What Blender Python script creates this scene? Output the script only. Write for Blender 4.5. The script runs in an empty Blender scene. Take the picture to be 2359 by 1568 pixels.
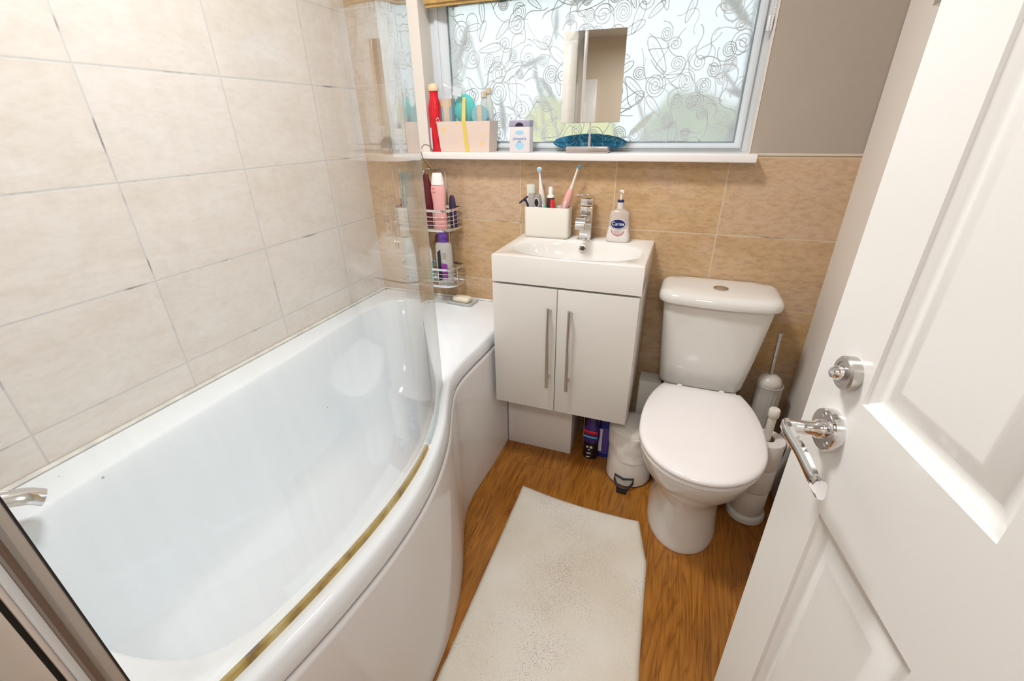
import bpy, bmesh, math, random
from mathutils import Vector, Matrix, noise
R = math.radians
PI = math.pi
scene = bpy.context.scene
COL = scene.collection

# ---------------------------------------------------------------- camera
cam_d = bpy.data.cameras.new('camera')
cam = bpy.data.objects.new('camera', cam_d)
COL.objects.link(cam)
F_PX = 1017.84
cam_d.sensor_fit = 'HORIZONTAL'
cam_d.sensor_width = 36.0
cam_d.lens = F_PX / 2359.0 * 36.0
cam_d.clip_start = 0.02
cr = Vector((0.93616093, 0.35129494, -0.01394875))
cu = Vector((-0.14293875, 0.41656408, 0.89779891))
cf = Vector((-0.32120277, 0.83849045, -0.44018468))
m = Matrix.Identity(4)
for i in range(3):
    m[i][0] = cr[i]; m[i][1] = cu[i]; m[i][2] = -cf[i]
m.translation = Vector((1.29927, -1.68498, 1.28772))
cam.matrix_world = m
scene.camera = cam

# ---------------------------------------------------------------- world, view
world = bpy.data.worlds.new('sky'); scene.world = world
world.use_nodes = True
wn = world.node_tree.nodes; wl = world.node_tree.links
wn.clear()
w_out = wn.new('ShaderNodeOutputWorld'); w_bg = wn.new('ShaderNodeBackground')
w_bg.inputs[0].default_value = (0.86, 0.93, 1.0, 1)
w_bg.inputs[1].default_value = 1.35
wl.new(w_bg.outputs[0], w_out.inputs[0])
scene.view_settings.view_transform = 'Standard'
scene.view_settings.look = 'None'
scene.view_settings.exposure = 0.55
scene.view_settings.gamma = 1.0
scene.view_settings.use_curve_mapping = False
scene.cycles.use_denoising = True
scene.cycles.max_bounces = 9
scene.cycles.transparent_max_bounces = 16
scene.cycles.sample_clamp_indirect = 6.0

def area_light(name, loc, size, power, color, rot=(0, 0, 0), shape='DISK', size_y=None):
    l = bpy.data.lights.new(name, 'AREA'); l.shape = shape; l.size = size
    if size_y: l.size_y = size_y
    l.energy = power; l.color = color
    o = bpy.data.objects.new(name, l); COL.objects.link(o)
    o.location = loc; o.rotation_euler = rot
    return o
area_light('bathroom_ceiling_lamp_light', (0.76, -0.95, 2.268), 0.30, 15, (0.985, 0.985, 1.0))
area_light('hall_fill_light', (1.3, -2.45, 2.268), 0.40, 10, (0.985, 0.985, 1.0))  # unseen fill added behind the camera to brighten surfaces facing the doorway

# ---------------------------------------------------------------- materials
MATS = {}
def mat(name, col, rough=0.4, metal=0.0, spec=0.5, coat=0.0, trans=0.0, ior=1.45, alpha=1.0, sss=0.0):
    if name in MATS: return MATS[name]
    M = bpy.data.materials.new(name); M.use_nodes = True
    b = M.node_tree.nodes['Principled BSDF']
    b.inputs['Base Color'].default_value = (*col, 1)
    b.inputs['Roughness'].default_value = rough
    b.inputs['Metallic'].default_value = metal
    b.inputs['Specular IOR Level'].default_value = spec
    b.inputs['Coat Weight'].default_value = coat
    b.inputs['Transmission Weight'].default_value = trans
    b.inputs['IOR'].default_value = ior
    b.inputs['Alpha'].default_value = alpha
    MATS[name] = M
    return M
def nt(M): return M.node_tree.nodes, M.node_tree.links
def node(n, t, **kw):
    x = n.new(t)
    for k, v in kw.items():
        if isinstance(k, str) and k.startswith('i_'): x.inputs[int(k[2:])].default_value = v
        else: setattr(x, k, v)
    return x
def ramp(n, stops):
    r = n.new('ShaderNodeValToRGB'); e = r.color_ramp.elements
    while len(e) < len(stops): e.new(0.5)
    for el, (p, c) in zip(e, stops):
        el.position = p; el.color = (*c, 1)
    return r
def math_node(n, l, op, a, b=None):
    x = n.new('ShaderNodeMath'); x.operation = op
    for i, v in enumerate((a, b)):
        if v is None: continue
        if isinstance(v, (int, float)): x.inputs[i].default_value = v
        else: l.new(v, x.inputs[i])
    return x.outputs[0]
def mix_rgb(n, l, fac, a, b, mode='MIX'):
    x = n.new('ShaderNodeMix'); x.data_type = 'RGBA'; x.blend_type = mode
    for s, v in ((0, fac), (6, a), (7, b)):
        if isinstance(v, (int, float)): x.inputs[s].default_value = v
        elif isinstance(v, tuple): x.inputs[s].default_value = (*v, 1)
        else: l.new(v, x.inputs[s])
    return x.outputs[2]

def noisy(name, col, amt=0.06, scale=8, rough=0.4, bump=0.0, bscale=60, **kw):
    """plain material with a slight uneven tone and optional fine bump"""
    if name in MATS: return MATS[name]
    M = mat(name, col, rough, **kw); n, l = nt(M); b = n['Principled BSDF']
    tc = n.new('ShaderNodeTexCoord')
    ns = node(n, 'ShaderNodeTexNoise'); ns.inputs['Scale'].default_value = scale; ns.inputs['Detail'].default_value = 4
    l.new(tc.outputs['Object'], ns.inputs['Vector'])
    c2 = tuple(max(0, c * (1 - amt)) for c in col); c1 = tuple(min(1, c * (1 + amt)) for c in col)
    r = ramp(n, [(0.3, c2), (0.7, tuple(min(0.96, x) for x in c1))]); l.new(ns.outputs['Fac'], r.inputs[0]); l.new(r.outputs[0], b.inputs['Base Color'])
    if bump:
        n2 = node(n, 'ShaderNodeTexNoise'); n2.inputs['Scale'].default_value = bscale; n2.inputs['Detail'].default_value = 3
        l.new(tc.outputs['Object'], n2.inputs['Vector'])
        bp = n.new('ShaderNodeBump'); bp.inputs['Strength'].default_value = bump; bp.inputs['Distance'].default_value = 0.002
        l.new(n2.outputs['Fac'], bp.inputs['Height']); l.new(bp.outputs[0], b.inputs['Normal'])
    return M

TW, TH = 0.36, 0.2493
def tile_mat(name, axis, u_off, z_off, light, dark, warm, grout, rough=0.16, gw=0.0022, varamt=0.5, mott=0.7):
    """stone-look ceramic tiles: streaky tone along the tile's length, one tone per tile, grout joints"""
    M = mat(name, light, rough); n, l = nt(M); b = n['Principled BSDF']
    tc = n.new('ShaderNodeTexCoord'); sp = n.new('ShaderNodeSeparateXYZ'); l.new(tc.outputs['Object'], sp.inputs[0])
    u = math_node(n, l, 'DIVIDE', math_node(n, l, 'SUBTRACT', sp.outputs[axis], u_off), TW)
    v = math_node(n, l, 'DIVIDE', math_node(n, l, 'SUBTRACT', sp.outputs[2], z_off), TH)
    fu = math_node(n, l, 'FLOOR', u); fv = math_node(n, l, 'FLOOR', v)
    def edge(x, size):
        fr = math_node(n, l, 'FRACT', x)
        d = math_node(n, l, 'MINIMUM', fr, math_node(n, l, 'SUBTRACT', 1.0, fr))
        return math_node(n, l, 'MULTIPLY', d, size)
    d = math_node(n, l, 'MINIMUM', edge(u, TW), edge(v, TH))
    cmb = n.new('ShaderNodeCombineXYZ'); l.new(fu, cmb.inputs[0]); l.new(fv, cmb.inputs[1])
    wnz = n.new('ShaderNodeTexWhiteNoise'); wnz.noise_dimensions = '2D'; l.new(cmb.outputs[0], wnz.inputs['Vector'])
    # streaks
    mp = n.new('ShaderNodeMapping'); l.new(tc.outputs['Object'], mp.inputs['Vector'])
    mp.inputs['Scale'].default_value = (3.6, 3.6, 9.0)
    add = n.new('ShaderNodeVectorMath'); add.operation = 'ADD'
    sc = n.new('ShaderNodeVectorMath'); sc.operation = 'SCALE'; sc.inputs[3].default_value = 37.0
    l.new(wnz.outputs['Color'], sc.inputs[0]); l.new(mp.outputs[0], add.inputs[0]); l.new(sc.outputs[0], add.inputs[1])
    n1 = n.new('ShaderNodeTexNoise'); n1.inputs['Scale'].default_value = 1.6; n1.inputs['Detail'].default_value = 9; n1.inputs['Roughness'].default_value = 0.62
    n1.inputs['Distortion'].default_value = 0.5
    l.new(add.outputs[0], n1.inputs['Vector'])
    n2 = n.new('ShaderNodeTexNoise'); n2.inputs['Scale'].default_value = 9; n2.inputs['Detail'].default_value = 8; n2.inputs['Roughness'].default_value = 0.7
    l.new(add.outputs[0], n2.inputs['Vector'])
    r1 = ramp(n, [(0.32, dark), (0.5, light), (0.72, warm)]); l.new(n1.outputs['Fac'], r1.inputs[0])
    c = mix_rgb(n, l, math_node(n, l, 'MULTIPLY', wnz.outputs['Value'], varamt), r1.outputs[0], warm)
    r2 = ramp(n, [(0.36, (0.80, 0.78, 0.76)), (0.55, (1, 1, 1))]); l.new(n2.outputs['Fac'], r2.inputs[0])
    c = mix_rgb(n, l, mott, c, r2.outputs[0], 'MULTIPLY')
    # grout: mostly pale, patches gone dark
    gn = n.new('ShaderNodeTexNoise'); gn.inputs['Scale'].default_value = 9; gn.inputs['Detail'].default_value = 5
    l.new(tc.outputs['Object'], gn.inputs['Vector'])
    gr = ramp(n, [(0.58, grout), (0.70, tuple(x * 0.35 for x in grout))]); l.new(gn.outputs['Fac'], gr.inputs[0])
    isg = math_node(n, l, 'LESS_THAN', d, gw)
    c = mix_rgb(n, l, isg, c, gr.outputs[0])
    l.new(c, b.inputs['Base Color'])
    rr = mix_rgb(n, l, isg, (rough,) * 3, (0.8,) * 3); l.new(rr, b.inputs['Roughness'])
    h = math_node(n, l, 'MINIMUM', math_node(n, l, 'DIVIDE', d, gw * 1.8), 1.0)
    bp = n.new('ShaderNodeBump'); bp.inputs['Strength'].default_value = 0.5; bp.inputs['Distance'].default_value = 0.001
    l.new(h, bp.inputs['Height']); l.new(bp.outputs[0], b.inputs['Normal'])
    return M

m_tile_left_washed = tile_mat('tile_left_washed', 1, -0.6002, 0.6727, (0.76, 0.69, 0.625), (0.71, 0.63, 0.555), (0.80, 0.745, 0.695), (0.60, 0.585, 0.56), mott=0.35)  # same tile as back wall; wash of light and haze put into paler colour
m_tile_back = tile_mat('tile_back', 0, 1.4182, 0.9336, (0.57, 0.365, 0.165), (0.47, 0.28, 0.105), (0.60, 0.425, 0.29), (0.60, 0.48, 0.33), rough=0.22, varamt=0.85, mott=0.95)
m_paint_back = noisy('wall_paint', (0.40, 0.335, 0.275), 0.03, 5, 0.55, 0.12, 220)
m_paint = noisy('wall_paint_cream', (0.76, 0.70, 0.63), 0.02, 5, 0.6, 0.08, 220)
m_ceil = noisy('ceiling_paint', (0.85, 0.84, 0.81), 0.02, 5, 0.7)
m_white_trim = noisy('white_gloss_paint', (0.84, 0.83, 0.80), 0.01, 5, 0.22, 0.06, 90)
m_upvc = noisy('upvc_frame', (0.66, 0.71, 0.74), 0.02, 5, 0.3)
m_white = mat('white_ceramic', (0.76, 0.735, 0.69), 0.07, coat=0.3)
m_acrylic = noisy('white_acrylic', (0.84, 0.845, 0.85), 0.012, 4, 0.11, coat=0.2)
m_panel = noisy('panel_acrylic', (0.80, 0.79, 0.78), 0.012, 4, 0.10)
m_cab = noisy('white_gloss_board', (0.72, 0.695, 0.645), 0.01, 4, 0.13)
m_basin = mat('basin_white', (0.79, 0.765, 0.715), 0.10)
m_chrome = mat('chrome', (0.80, 0.80, 0.81), 0.07, metal=1.0)
m_steel = mat('brushed_steel', (0.58, 0.56, 0.53), 0.28, metal=1.0)
m_dark = mat('dark_gap', (0.02, 0.018, 0.016), 0.6)
m_black = mat('black_plastic', (0.015, 0.014, 0.016), 0.35)
m_navy = mat('navy_plastic', (0.012, 0.018, 0.11), 0.3)
m_offwhite = mat('offwhite_plastic', (0.80, 0.76, 0.68), 0.35)
m_whiteplastic = mat('white_plastic', (0.86, 0.85, 0.82), 0.3)
m_mirror = mat('mirror', (0.86, 0.88, 0.87), 0.01, metal=1.0)

# laminate floor
def floor_mat():
    M = mat('floor_laminate', (0.4, 0.2, 0.07), 0.28); n, l = nt(M); b = n['Principled BSDF']
    tc = n.new('ShaderNodeTexCoord'); sp = n.new('ShaderNodeSeparateXYZ'); l.new(tc.outputs['Object'], sp.inputs[0])
    PW = 0.192
    u = math_node(n, l, 'DIVIDE', math_node(n, l, 'SUBTRACT', sp.outputs[0], 0.770), PW)
    fu = math_node(n, l, 'FLOOR', u)
    w1 = n.new('ShaderNodeTexWhiteNoise'); w1.noise_dimensions = '1D'; l.new(fu, w1.inputs['W'])
    v = math_node(n, l, 'ADD', math_node(n, l, 'DIVIDE', sp.outputs[1], 1.25), math_node(n, l, 'MULTIPLY', w1.outputs['Value'], 7.3))
    fv = math_node(n, l, 'FLOOR', v)
    cmb = n.new('ShaderNodeCombineXYZ'); l.new(fu, cmb.inputs[0]); l.new(fv, cmb.inputs[1])
    wn2 = n.new('ShaderNodeTexWhiteNoise'); wn2.noise_dimensions = '2D'; l.new(cmb.outputs[0], wn2.inputs['Vector'])
    mp = n.new('ShaderNodeMapping'); mp.inputs['Scale'].default_value = (14, 1.5, 1); l.new(tc.outputs['Object'], mp.inputs['Vector'])
    sc = n.new('ShaderNodeVectorMath'); sc.operation = 'SCALE'; sc.inputs[3].default_value = 23.0; l.new(wn2.outputs['Color'], sc.inputs[0])
    ad = n.new('ShaderNodeVectorMath'); ad.operation = 'ADD'; l.new(mp.outputs[0], ad.inputs[0]); l.new(sc.outputs[0], ad.inputs[1])
    n1 = n.new('ShaderNodeTexNoise'); n1.inputs['Scale'].default_value = 1.0; n1.inputs['Detail'].default_value = 3; n1.inputs['Distortion'].default_value = 0.9
    l.new(ad.outputs[0], n1.inputs['Vector'])
    rings = math_node(n, l, 'FRACT', math_node(n, l, 'MULTIPLY', n1.outputs['Fac'], 11.0))
    r1 = ramp(n, [(0.0, (0.26, 0.092, 0.014)), (0.16, (0.38, 0.15, 0.022)), (0.7, (0.45, 0.19, 0.030)), (1.0, (0.33, 0.125, 0.018))])
    l.new(rings, r1.inputs[0])
    mp2 = n.new('ShaderNodeMapping'); mp2.inputs['Scale'].default_value = (260, 9, 1); l.new(tc.outputs['Object'], mp2.inputs['Vector'])
    n2 = n.new('ShaderNodeTexNoise'); n2.inputs['Scale'].default_value = 1.0; n2.inputs['Detail'].default_value = 4; l.new(mp2.outputs[0], n2.inputs['Vector'])
    r2 = ramp(n, [(0.35, (0.62, 0.55, 0.5)), (0.6, (1, 1, 1))]); l.new(n2.outputs['Fac'], r2.inputs[0])
    c = mix_rgb(n, l, 0.8, r1.outputs[0], r2.outputs[0], 'MULTIPLY')
    n3 = n.new('ShaderNodeTexNoise'); n3.inputs['Scale'].default_value = 5; l.new(tc.outputs['Object'], n3.inputs['Vector'])
    r3 = ramp(n, [(0.35, (0.78, 0.72, 0.66)), (0.65, (1.1, 1.08, 1.0))]); l.new(n3.outputs['Fac'], r3.inputs[0])
    c = mix_rgb(n, l, 0.7, c, r3.outputs[0], 'MULTIPLY')
    def edge(x, size):
        fr = math_node(n, l, 'FRACT', x)
        return math_node(n, l, 'MULTIPLY', math_node(n, l, 'MINIMUM', fr, math_node(n, l, 'SUBTRACT', 1.0, fr)), size)
    d = math_node(n, l, 'MINIMUM', edge(u, PW), edge(v, 1.25))
    c = mix_rgb(n, l, math_node(n, l, 'LESS_THAN', d, 0.0008), c, (0.14, 0.055, 0.018))
    l.new(c, b.inputs['Base Color'])
    return M
m_floor = floor_mat()

def glass_mat():
    """clear curved shower glass with a thin film of limescale"""
    M = bpy.data.materials.new('shower_glass'); M.use_nodes = True; n, l = nt(M); n.clear()
    out = n.new('ShaderNodeOutputMaterial')
    tr = n.new('ShaderNodeBsdfTransparent'); tr.inputs[0].default_value = (0.978, 0.99, 0.988, 1)
    gl = n.new('ShaderNodeBsdfGlossy'); gl.inputs['Roughness'].default_value = 0.025
    lw = n.new('ShaderNodeLayerWeight'); lw.inputs[0].default_value = 0.5
    fr_o = math_node(n, l, 'ADD', 0.045, math_node(n, l, 'MULTIPLY', 0.955, math_node(n, l, 'POWER', lw.outputs['Facing'], 3.1)))
    df = n.new('ShaderNodeBsdfDiffuse'); df.inputs[0].default_value = (0.84, 0.88, 0.88, 1)
    tl = n.new('ShaderNodeBsdfTranslucent'); tl.inputs[0].default_value = (0.84, 0.88, 0.88, 1)
    ms = n.new('ShaderNodeMixShader'); ms.inputs[0].default_value = 0.4
    l.new(df.outputs[0], ms.inputs[1]); l.new(tl.outputs[0], ms.inputs[2])
    tc = n.new('ShaderNodeTexCoord')
    mp = n.new('ShaderNodeMapping'); mp.inputs['Scale'].default_value = (60, 60, 4); l.new(tc.outputs['Object'], mp.inputs['Vector'])
    n1 = n.new('ShaderNodeTexNoise'); n1.inputs['Scale'].default_value = 1.0; n1.inputs['Detail'].default_value = 6; l.new(mp.outputs[0], n1.inputs['Vector'])
    r1 = ramp(n, [(0.35, (0.035,) * 3), (0.75, (0.06,) * 3)]); l.new(n1.outputs['Fac'], r1.inputs[0])
    m1 = n.new('ShaderNodeMixShader'); l.new(fr_o, m1.inputs[0]); l.new(tr.outputs[0], m1.inputs[1]); l.new(gl.outputs[0], m1.inputs[2])
    m2 = n.new('ShaderNodeMixShader'); l.new(r1.outputs[0], m2.inputs[0]); l.new(m1.outputs[0], m2.inputs[1]); l.new(ms.outputs[0], m2.inputs[2])
    l.new(m2.outputs[0], out.inputs[0])
    return M
m_glass = glass_mat()

def pane_mat():
    """obscured window glass: scatters the daylight, lets a blurred garden through"""
    M = bpy.data.materials.new('obscured_glass'); M.use_nodes = True; n, l = nt(M); n.clear()
    out = n.new('ShaderNodeOutputMaterial')
    tl = n.new('ShaderNodeBsdfTranslucent'); tl.inputs[0].default_value = (0.9, 0.92, 0.93, 1)
    rf = n.new('ShaderNodeBsdfRefraction'); rf.inputs['Roughness'].default_value = 0.13; rf.inputs['IOR'].default_value = 1.25
    rf.inputs[0].default_value = (0.92, 0.94, 0.95, 1)
    gl = n.new('ShaderNodeBsdfGlossy'); gl.inputs['Roughness'].default_value = 0.12
    tc = n.new('ShaderNodeTexCoord')
    n1 = n.new('ShaderNodeTexNoise'); n1.inputs['Scale'].default_value = 90; n1.inputs['Detail'].default_value = 4; l.new(tc.outputs['Object'], n1.inputs['Vector'])
    bp = n.new('ShaderNodeBump'); bp.inputs['Strength'].default_value = 0.5; bp.inputs['Distance'].default_value = 0.002
    l.new(n1.outputs['Fac'], bp.inputs['Height'])
    l.new(bp.outputs[0], rf.inputs['Normal']); l.new(bp.outputs[0], gl.inputs['Normal'])
    m1 = n.new('ShaderNodeMixShader'); m1.inputs[0].default_value = 0.62
    l.new(tl.outputs[0], m1.inputs[1]); l.new(rf.outputs[0], m1.inputs[2])
    m2 = n.new('ShaderNodeMixShader'); m2.inputs[0].default_value = 0.05
    l.new(m1.outputs[0], m2.inputs[1]); l.new(gl.outputs[0], m2.inputs[2])
    l.new(m2.outputs[0], out.inputs[0])
    return M
m_pane = pane_mat()

# ---------------------------------------------------------------- mesh helpers
class MB:
    """collects shapes into one mesh object; each face keeps a material slot"""
    def __init__(s): s.v = []; s.f = []; s.mi = []; s.mats = []
    def slot(s, M):
        if M not in s.mats: s.mats.append(M)
        return s.mats.index(M)
    def add(s, vs, fs, M=None, mx=None):
        k = len(s.v)
        for p in vs:
            p = Vector(p)
            if mx is not None: p = mx @ p
            s.v.append(tuple(p))
        i = s.slot(M) if M is not None else 0
        for f in fs: s.f.append(tuple(a + k for a in f)); s.mi.append(i)
        return s
    def box(s, x0, x1, y0, y1, z0, z1, M=None, mx=None):
        x0, x1 = min(x0, x1), max(x0, x1); y0, y1 = min(y0, y1), max(y0, y1); z0, z1 = min(z0, z1), max(z0, z1)
        vs = [(x0, y0, z0), (x1, y0, z0), (x1, y1, z0), (x0, y1, z0), (x0, y0, z1), (x1, y0, z1), (x1, y1, z1), (x0, y1, z1)]
        fs = [(0, 3, 2, 1), (4, 5, 6, 7), (0, 1, 5, 4), (1, 2, 6, 5), (2, 3, 7, 6), (3, 0, 4, 7)]
        return s.add(vs, fs, M, mx)
    def loft(s, rings, M=None, mx=None, cap0=True, cap1=True, close=True):
        n = len(rings[0]); vs = [p for r in rings for p in r]; fs = []
        for i in range(len(rings) - 1):
            for j in range(n if close else n - 1):
                a = i * n + j; b = i * n + (j + 1) % n
                fs.append((a, b, b + n, a + n))
        if cap0: fs.append(tuple(reversed(range(n))))
        if cap1: fs.append(tuple((len(rings) - 1) * n + j for j in range(n)))
        return s.add(vs, fs, M, mx)
    def lathe(s, prof, loc=(0, 0, 0), n=32, M=None, mx=None, sx=1.0, sy=1.0, cap0=True, cap1=True):
        rings = [[(loc[0] + r * sx * math.cos(2 * PI * k / n), loc[1] + r * sy * math.sin(2 * PI * k / n), loc[2] + z) for k in range(n)] for r, z in prof]
        return s.loft(rings, M, mx, cap0, cap1)
    def tube(s, pts, r, n=8, M=None, mx=None, closed=False, flat=None):
        """a round (or flattened) bar along a path"""
        pts = [Vector(p) for p in pts]; N = len(pts); rings = []
        rr = r if isinstance(r, (list, tuple)) else [r] * N
        up = None
        for i, p in enumerate(pts):
            if closed: t = pts[(i + 1) % N] - pts[i - 1]
            else: t = pts[min(i + 1, N - 1)] - pts[max(i - 1, 0)]
            if t.length < 1e-9: t = Vector((0, 0, 1))
            t.normalize()
            if up is None:
                up = Vector((0, 0, 1)) if abs(t.z) < 0.9 else Vector((0, 1, 0))
            a = t.cross(up)
            if a.length < 1e-6: a = t.orthogonal()
            a.normalize(); b = a.cross(t).normalized(); up = b
            fa, fb = flat if flat else (1, 1)
            rings.append([tuple(p + a * math.cos(2 * PI * k / n) * rr[i] * fa + b * math.sin(2 * PI * k / n) * rr[i] * fb) for k in range(n)])
        if closed: rings.append(rings[0]); return s.loft(rings, M, mx, False, False)
        return s.loft(rings, M, mx)
    def prism(s, poly, z0, z1, M=None, mx=None):
        n = len(poly)
        return s.loft([[(x, y, z0) for x, y in poly], [(x, y, z1) for x, y in poly]], M, mx)
    def build(s, name, M=None, parent=None, bevel=0.0, smooth=True, angle=35, seg=2, label=None):
        me = bpy.data.meshes.new(name); me.from_pydata(s.v, [], s.f)
        if s.mats:
            for q in s.mats: me.materials.append(q)
            for p, i in zip(me.polygons, s.mi): p.material_index = i
        else: me.materials.append(M)
        bm = bmesh.new(); bm.from_mesh(me); bmesh.ops.recalc_face_normals(bm, faces=bm.faces)
        if bevel:
            ed = [e for e in bm.edges if len(e.link_faces) == 2 and e.calc_face_angle(0) > R(40)]
            bmesh.ops.bevel(bm, geom=ed, offset=bevel, segments=seg, affect='EDGES', profile=0.5, clamp_overlap=True)
        bm.to_mesh(me); bm.free()
        if smooth:
            for p in me.polygons: p.use_smooth = True
            me.set_sharp_from_angle(angle=R(angle))
        me.update()
        o = bpy.data.objects.new(name, me); COL.objects.link(o)
        if parent is not None:
            o.parent = parent; o.matrix_parent_inverse = world_of(parent).inverted()
        if label: o['label'] = label
        return o
WORLD = {}
def world_of(o):
    return WORLD.get(o.name, Matrix.Identity(4))
def thing(name, label, cat, loc, group=None):
    o = bpy.data.objects.new(name, None); COL.objects.link(o); o.empty_display_size = 0.05
    o.location = loc; WORLD[o.name] = Matrix.Translation(loc)
    o['label'] = label; o['category'] = cat
    if group: o['group'] = group
    return o
def tag(o, label, cat, group=None, kind=None):
    o['label'] = label; o['category'] = cat
    if group: o['group'] = group
    if kind: o['kind'] = kind
    return o
def struct(o): o['kind'] = 'structure'; return o
def catmull(pts, per=8, closed=False):
    P = [Vector(p) for p in pts]; n = len(P); out = []
    rng = range(n) if closed else range(n - 1)
    for i in rng:
        if closed: p0, p1, p2, p3 = P[i - 1], P[i], P[(i + 1) % n], P[(i + 2) % n]
        else: p0, p1, p2, p3 = P[max(i - 1, 0)], P[i], P[i + 1], P[min(i + 2, n - 1)]
        for k in range(per):
            t = k / per; t2 = t * t; t3 = t2 * t
            out.append(0.5 * ((2 * p1) + (p2 - p0) * t + (2 * p0 - 5 * p1 + 4 * p2 - p3) * t2 + (3 * p1 - p0 - 3 * p2 + p3) * t3))
    if not closed: out.append(P[-1])
    return out
def rrect(x0, x1, y0, y1, r, z, n=6, bow=0.0):
    """rounded rectangle ring; bow pushes the front (low y) outward"""
    out = []
    for cx, cy, a0 in ((x1 - r, y1 - r, 0), (x0 + r, y1 - r, 90), (x0 + r, y0 + r, 180), (x1 - r, y0 + r, 270)):
        for k in range(n + 1):
            a = R(a0 + 90 * k / n); out.append([cx + r * math.cos(a), cy + r * math.sin(a)])
    if bow:
        ext = []
        i0 = 3 * (n + 1) - 1
        for k, p in enumerate(out):
            ext.append(p)
            if k == i0:
                q = out[k + 1]
                for t in range(1, 12): ext.append([p[0] + (q[0] - p[0]) * t / 12, p[1] + (q[1] - p[1]) * t / 12])
        xm = (x0 + x1) / 2; hw = (x1 - x0) / 2; ym = (y0 + y1) / 2
        for p in ext:
            if p[1] < ym:
                w = (ym - p[1]) / (ym - y0)
                p[1] -= bow * w * (1 - min(1, abs((p[0] - xm) / hw)) ** 2)
        out = ext
    return [(p[0], p[1], z) for p in out]
def resample_ring(poly, c, n):
    """cast n rays from c and return where they meet the closed outline"""
    out = []
    P = [(p[0] - c[0], p[1] - c[1]) for p in poly]; m_ = len(P)
    for k in range(n):
        a = 2 * PI * k / n; dx, dy = math.cos(a), math.sin(a); best = None
        for i in range(m_):
            x1, y1 = P[i]; x2, y2 = P[(i + 1) % m_]
            ex, ey = x2 - x1, y2 - y1; den = dx * ey - dy * ex
            if abs(den) < 1e-12: continue
            t = (x1 * ey - y1 * ex) / den; u = (x1 * dy - y1 * dx) / den
            if t > 0 and -1e-9 <= u <= 1 + 1e-9 and (best is None or t > best): best = t
        out.append((c[0] + dx * best, c[1] + dy * best))
    return out
def text(name, body, size, loc, rot, M, parent, extrude=0.0003):
    cu = bpy.data.curves.new(name, 'FONT'); cu.body = body; cu.size = size; cu.align_x = 'CENTER'; cu.align_y = 'CENTER'
    cu.extrude = extrude; cu.materials.append(M)
    tmp = bpy.data.objects.new('text_source', cu); COL.objects.link(tmp)
    dg = bpy.context.evaluated_depsgraph_get(); me = bpy.data.meshes.new_from_object(tmp.evaluated_get(dg))
    bpy.data.objects.remove(tmp); bpy.data.curves.remove(cu)
    o = bpy.data.objects.new(name, me); COL.objects.link(o)
    o.parent = parent; o.matrix_parent_inverse = world_of(parent).inverted()
    o.location = loc; o.rotation_euler = rot
    return o

# ================================================================ room shell
W = 1.772; YF = -1.72; ZC = 2.35; ZT = 1.193; ZS = 1.193
WX0, WX1, WZ1 = 0.312, 1.470, 2.12
# back wall with window opening
b = MB()
TB, PB = m_tile_back, m_paint_back
b.box(-0.1, W + 0.1, 0, 0.30, -0.1, ZS - 0.024, TB)
b.box(-0.1, 0.14, 0, 0.30, ZS - 0.024, ZC, TB)
b.box(0.14, WX0, 0, 0.30, ZS - 0.024, ZC, m_paint)
b.box(WX1, W + 0.1, 0, 0.30, ZS - 0.024, ZT, TB)
b.box(WX1, W + 0.1, 0.002, 0.30, ZT, ZC, PB)
b.box(WX0, WX1, 0.002, 0.30, WZ1, ZC, PB)
struct(b.build('wall_back', smooth=False))
b = MB()   # painted reveals of the window opening
b.box(WX0, WX0 + 0.003, 0.0, 0.08, ZS, WZ1)
b.box(WX1 - 0.003, WX1, 0.0, 0.08, ZS, WZ1)
b.box(WX0, WX1, 0.0, 0.08, WZ1 - 0.003, WZ1)
struct(b.build('trim_1', m_paint, smooth=False))
# pale trim on the top tile edge
struct(MB().box(WX1 + 0.004, W, -0.003, 0.002, ZT - 0.006, ZT + 0.001).build('trim_2', noisy('tile_trim', (0.62, 0.55, 0.46), 0.03, 8, 0.4), smooth=False))
struct(MB().box(-0.12, 0, YF - 0.1, 0.0, -0.1, ZC).build('wall_left', m_tile_left_washed, smooth=False))
struct(MB().box(W, W + 0.1, YF - 0.1, 0.0, -0.1, ZC).build('wall_right', m_paint, smooth=False))
struct(MB().box(-0.1, W + 0.1, YF - 0.12, 0.3, ZC, ZC + 0.1).build('ceiling', m_ceil, smooth=False))
struct(MB().box(-0.6, 2.4, -3.4, 0.3, -0.12, 0.0).build('floor', m_floor, smooth=False))
# front wall: tiled end of the bath, doorway, header
DX0, DX1 = 0.80, 1.650
b = MB()
b.box(0, 0.772, -1.625, YF - 0.1, 0, ZC, m_tile_left_washed)
b.box(DX1, W, YF, YF - 0.1, 0, ZC, m_paint)
b.box(0.772, DX1, YF, YF - 0.1, 2.03, ZC, m_paint)
struct(b.build('wall_front', smooth=False))
# door lining and architrave by the bath end
b = MB()
b.box(0.772, 0.800, -1.642, YF - 0.1, 0, 2.03)
b.box(0.772, DX1, YF + 0.02, YF - 0.1, 2.03, 2.055)
b.box(DX1 - 0.02, DX1, YF - 0.005, YF - 0.1, 0, 2.03)
struct(b.build('trim_3', m_white_trim, bevel=0.002))
struct(MB().box(0.770, 0.784, -1.616, -1.642, 0.585, 2.2).build('trim_4', noisy('tile_edge', (0.80, 0.74, 0.68), 0.04, 9, 0.35), bevel=0.001))
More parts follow.
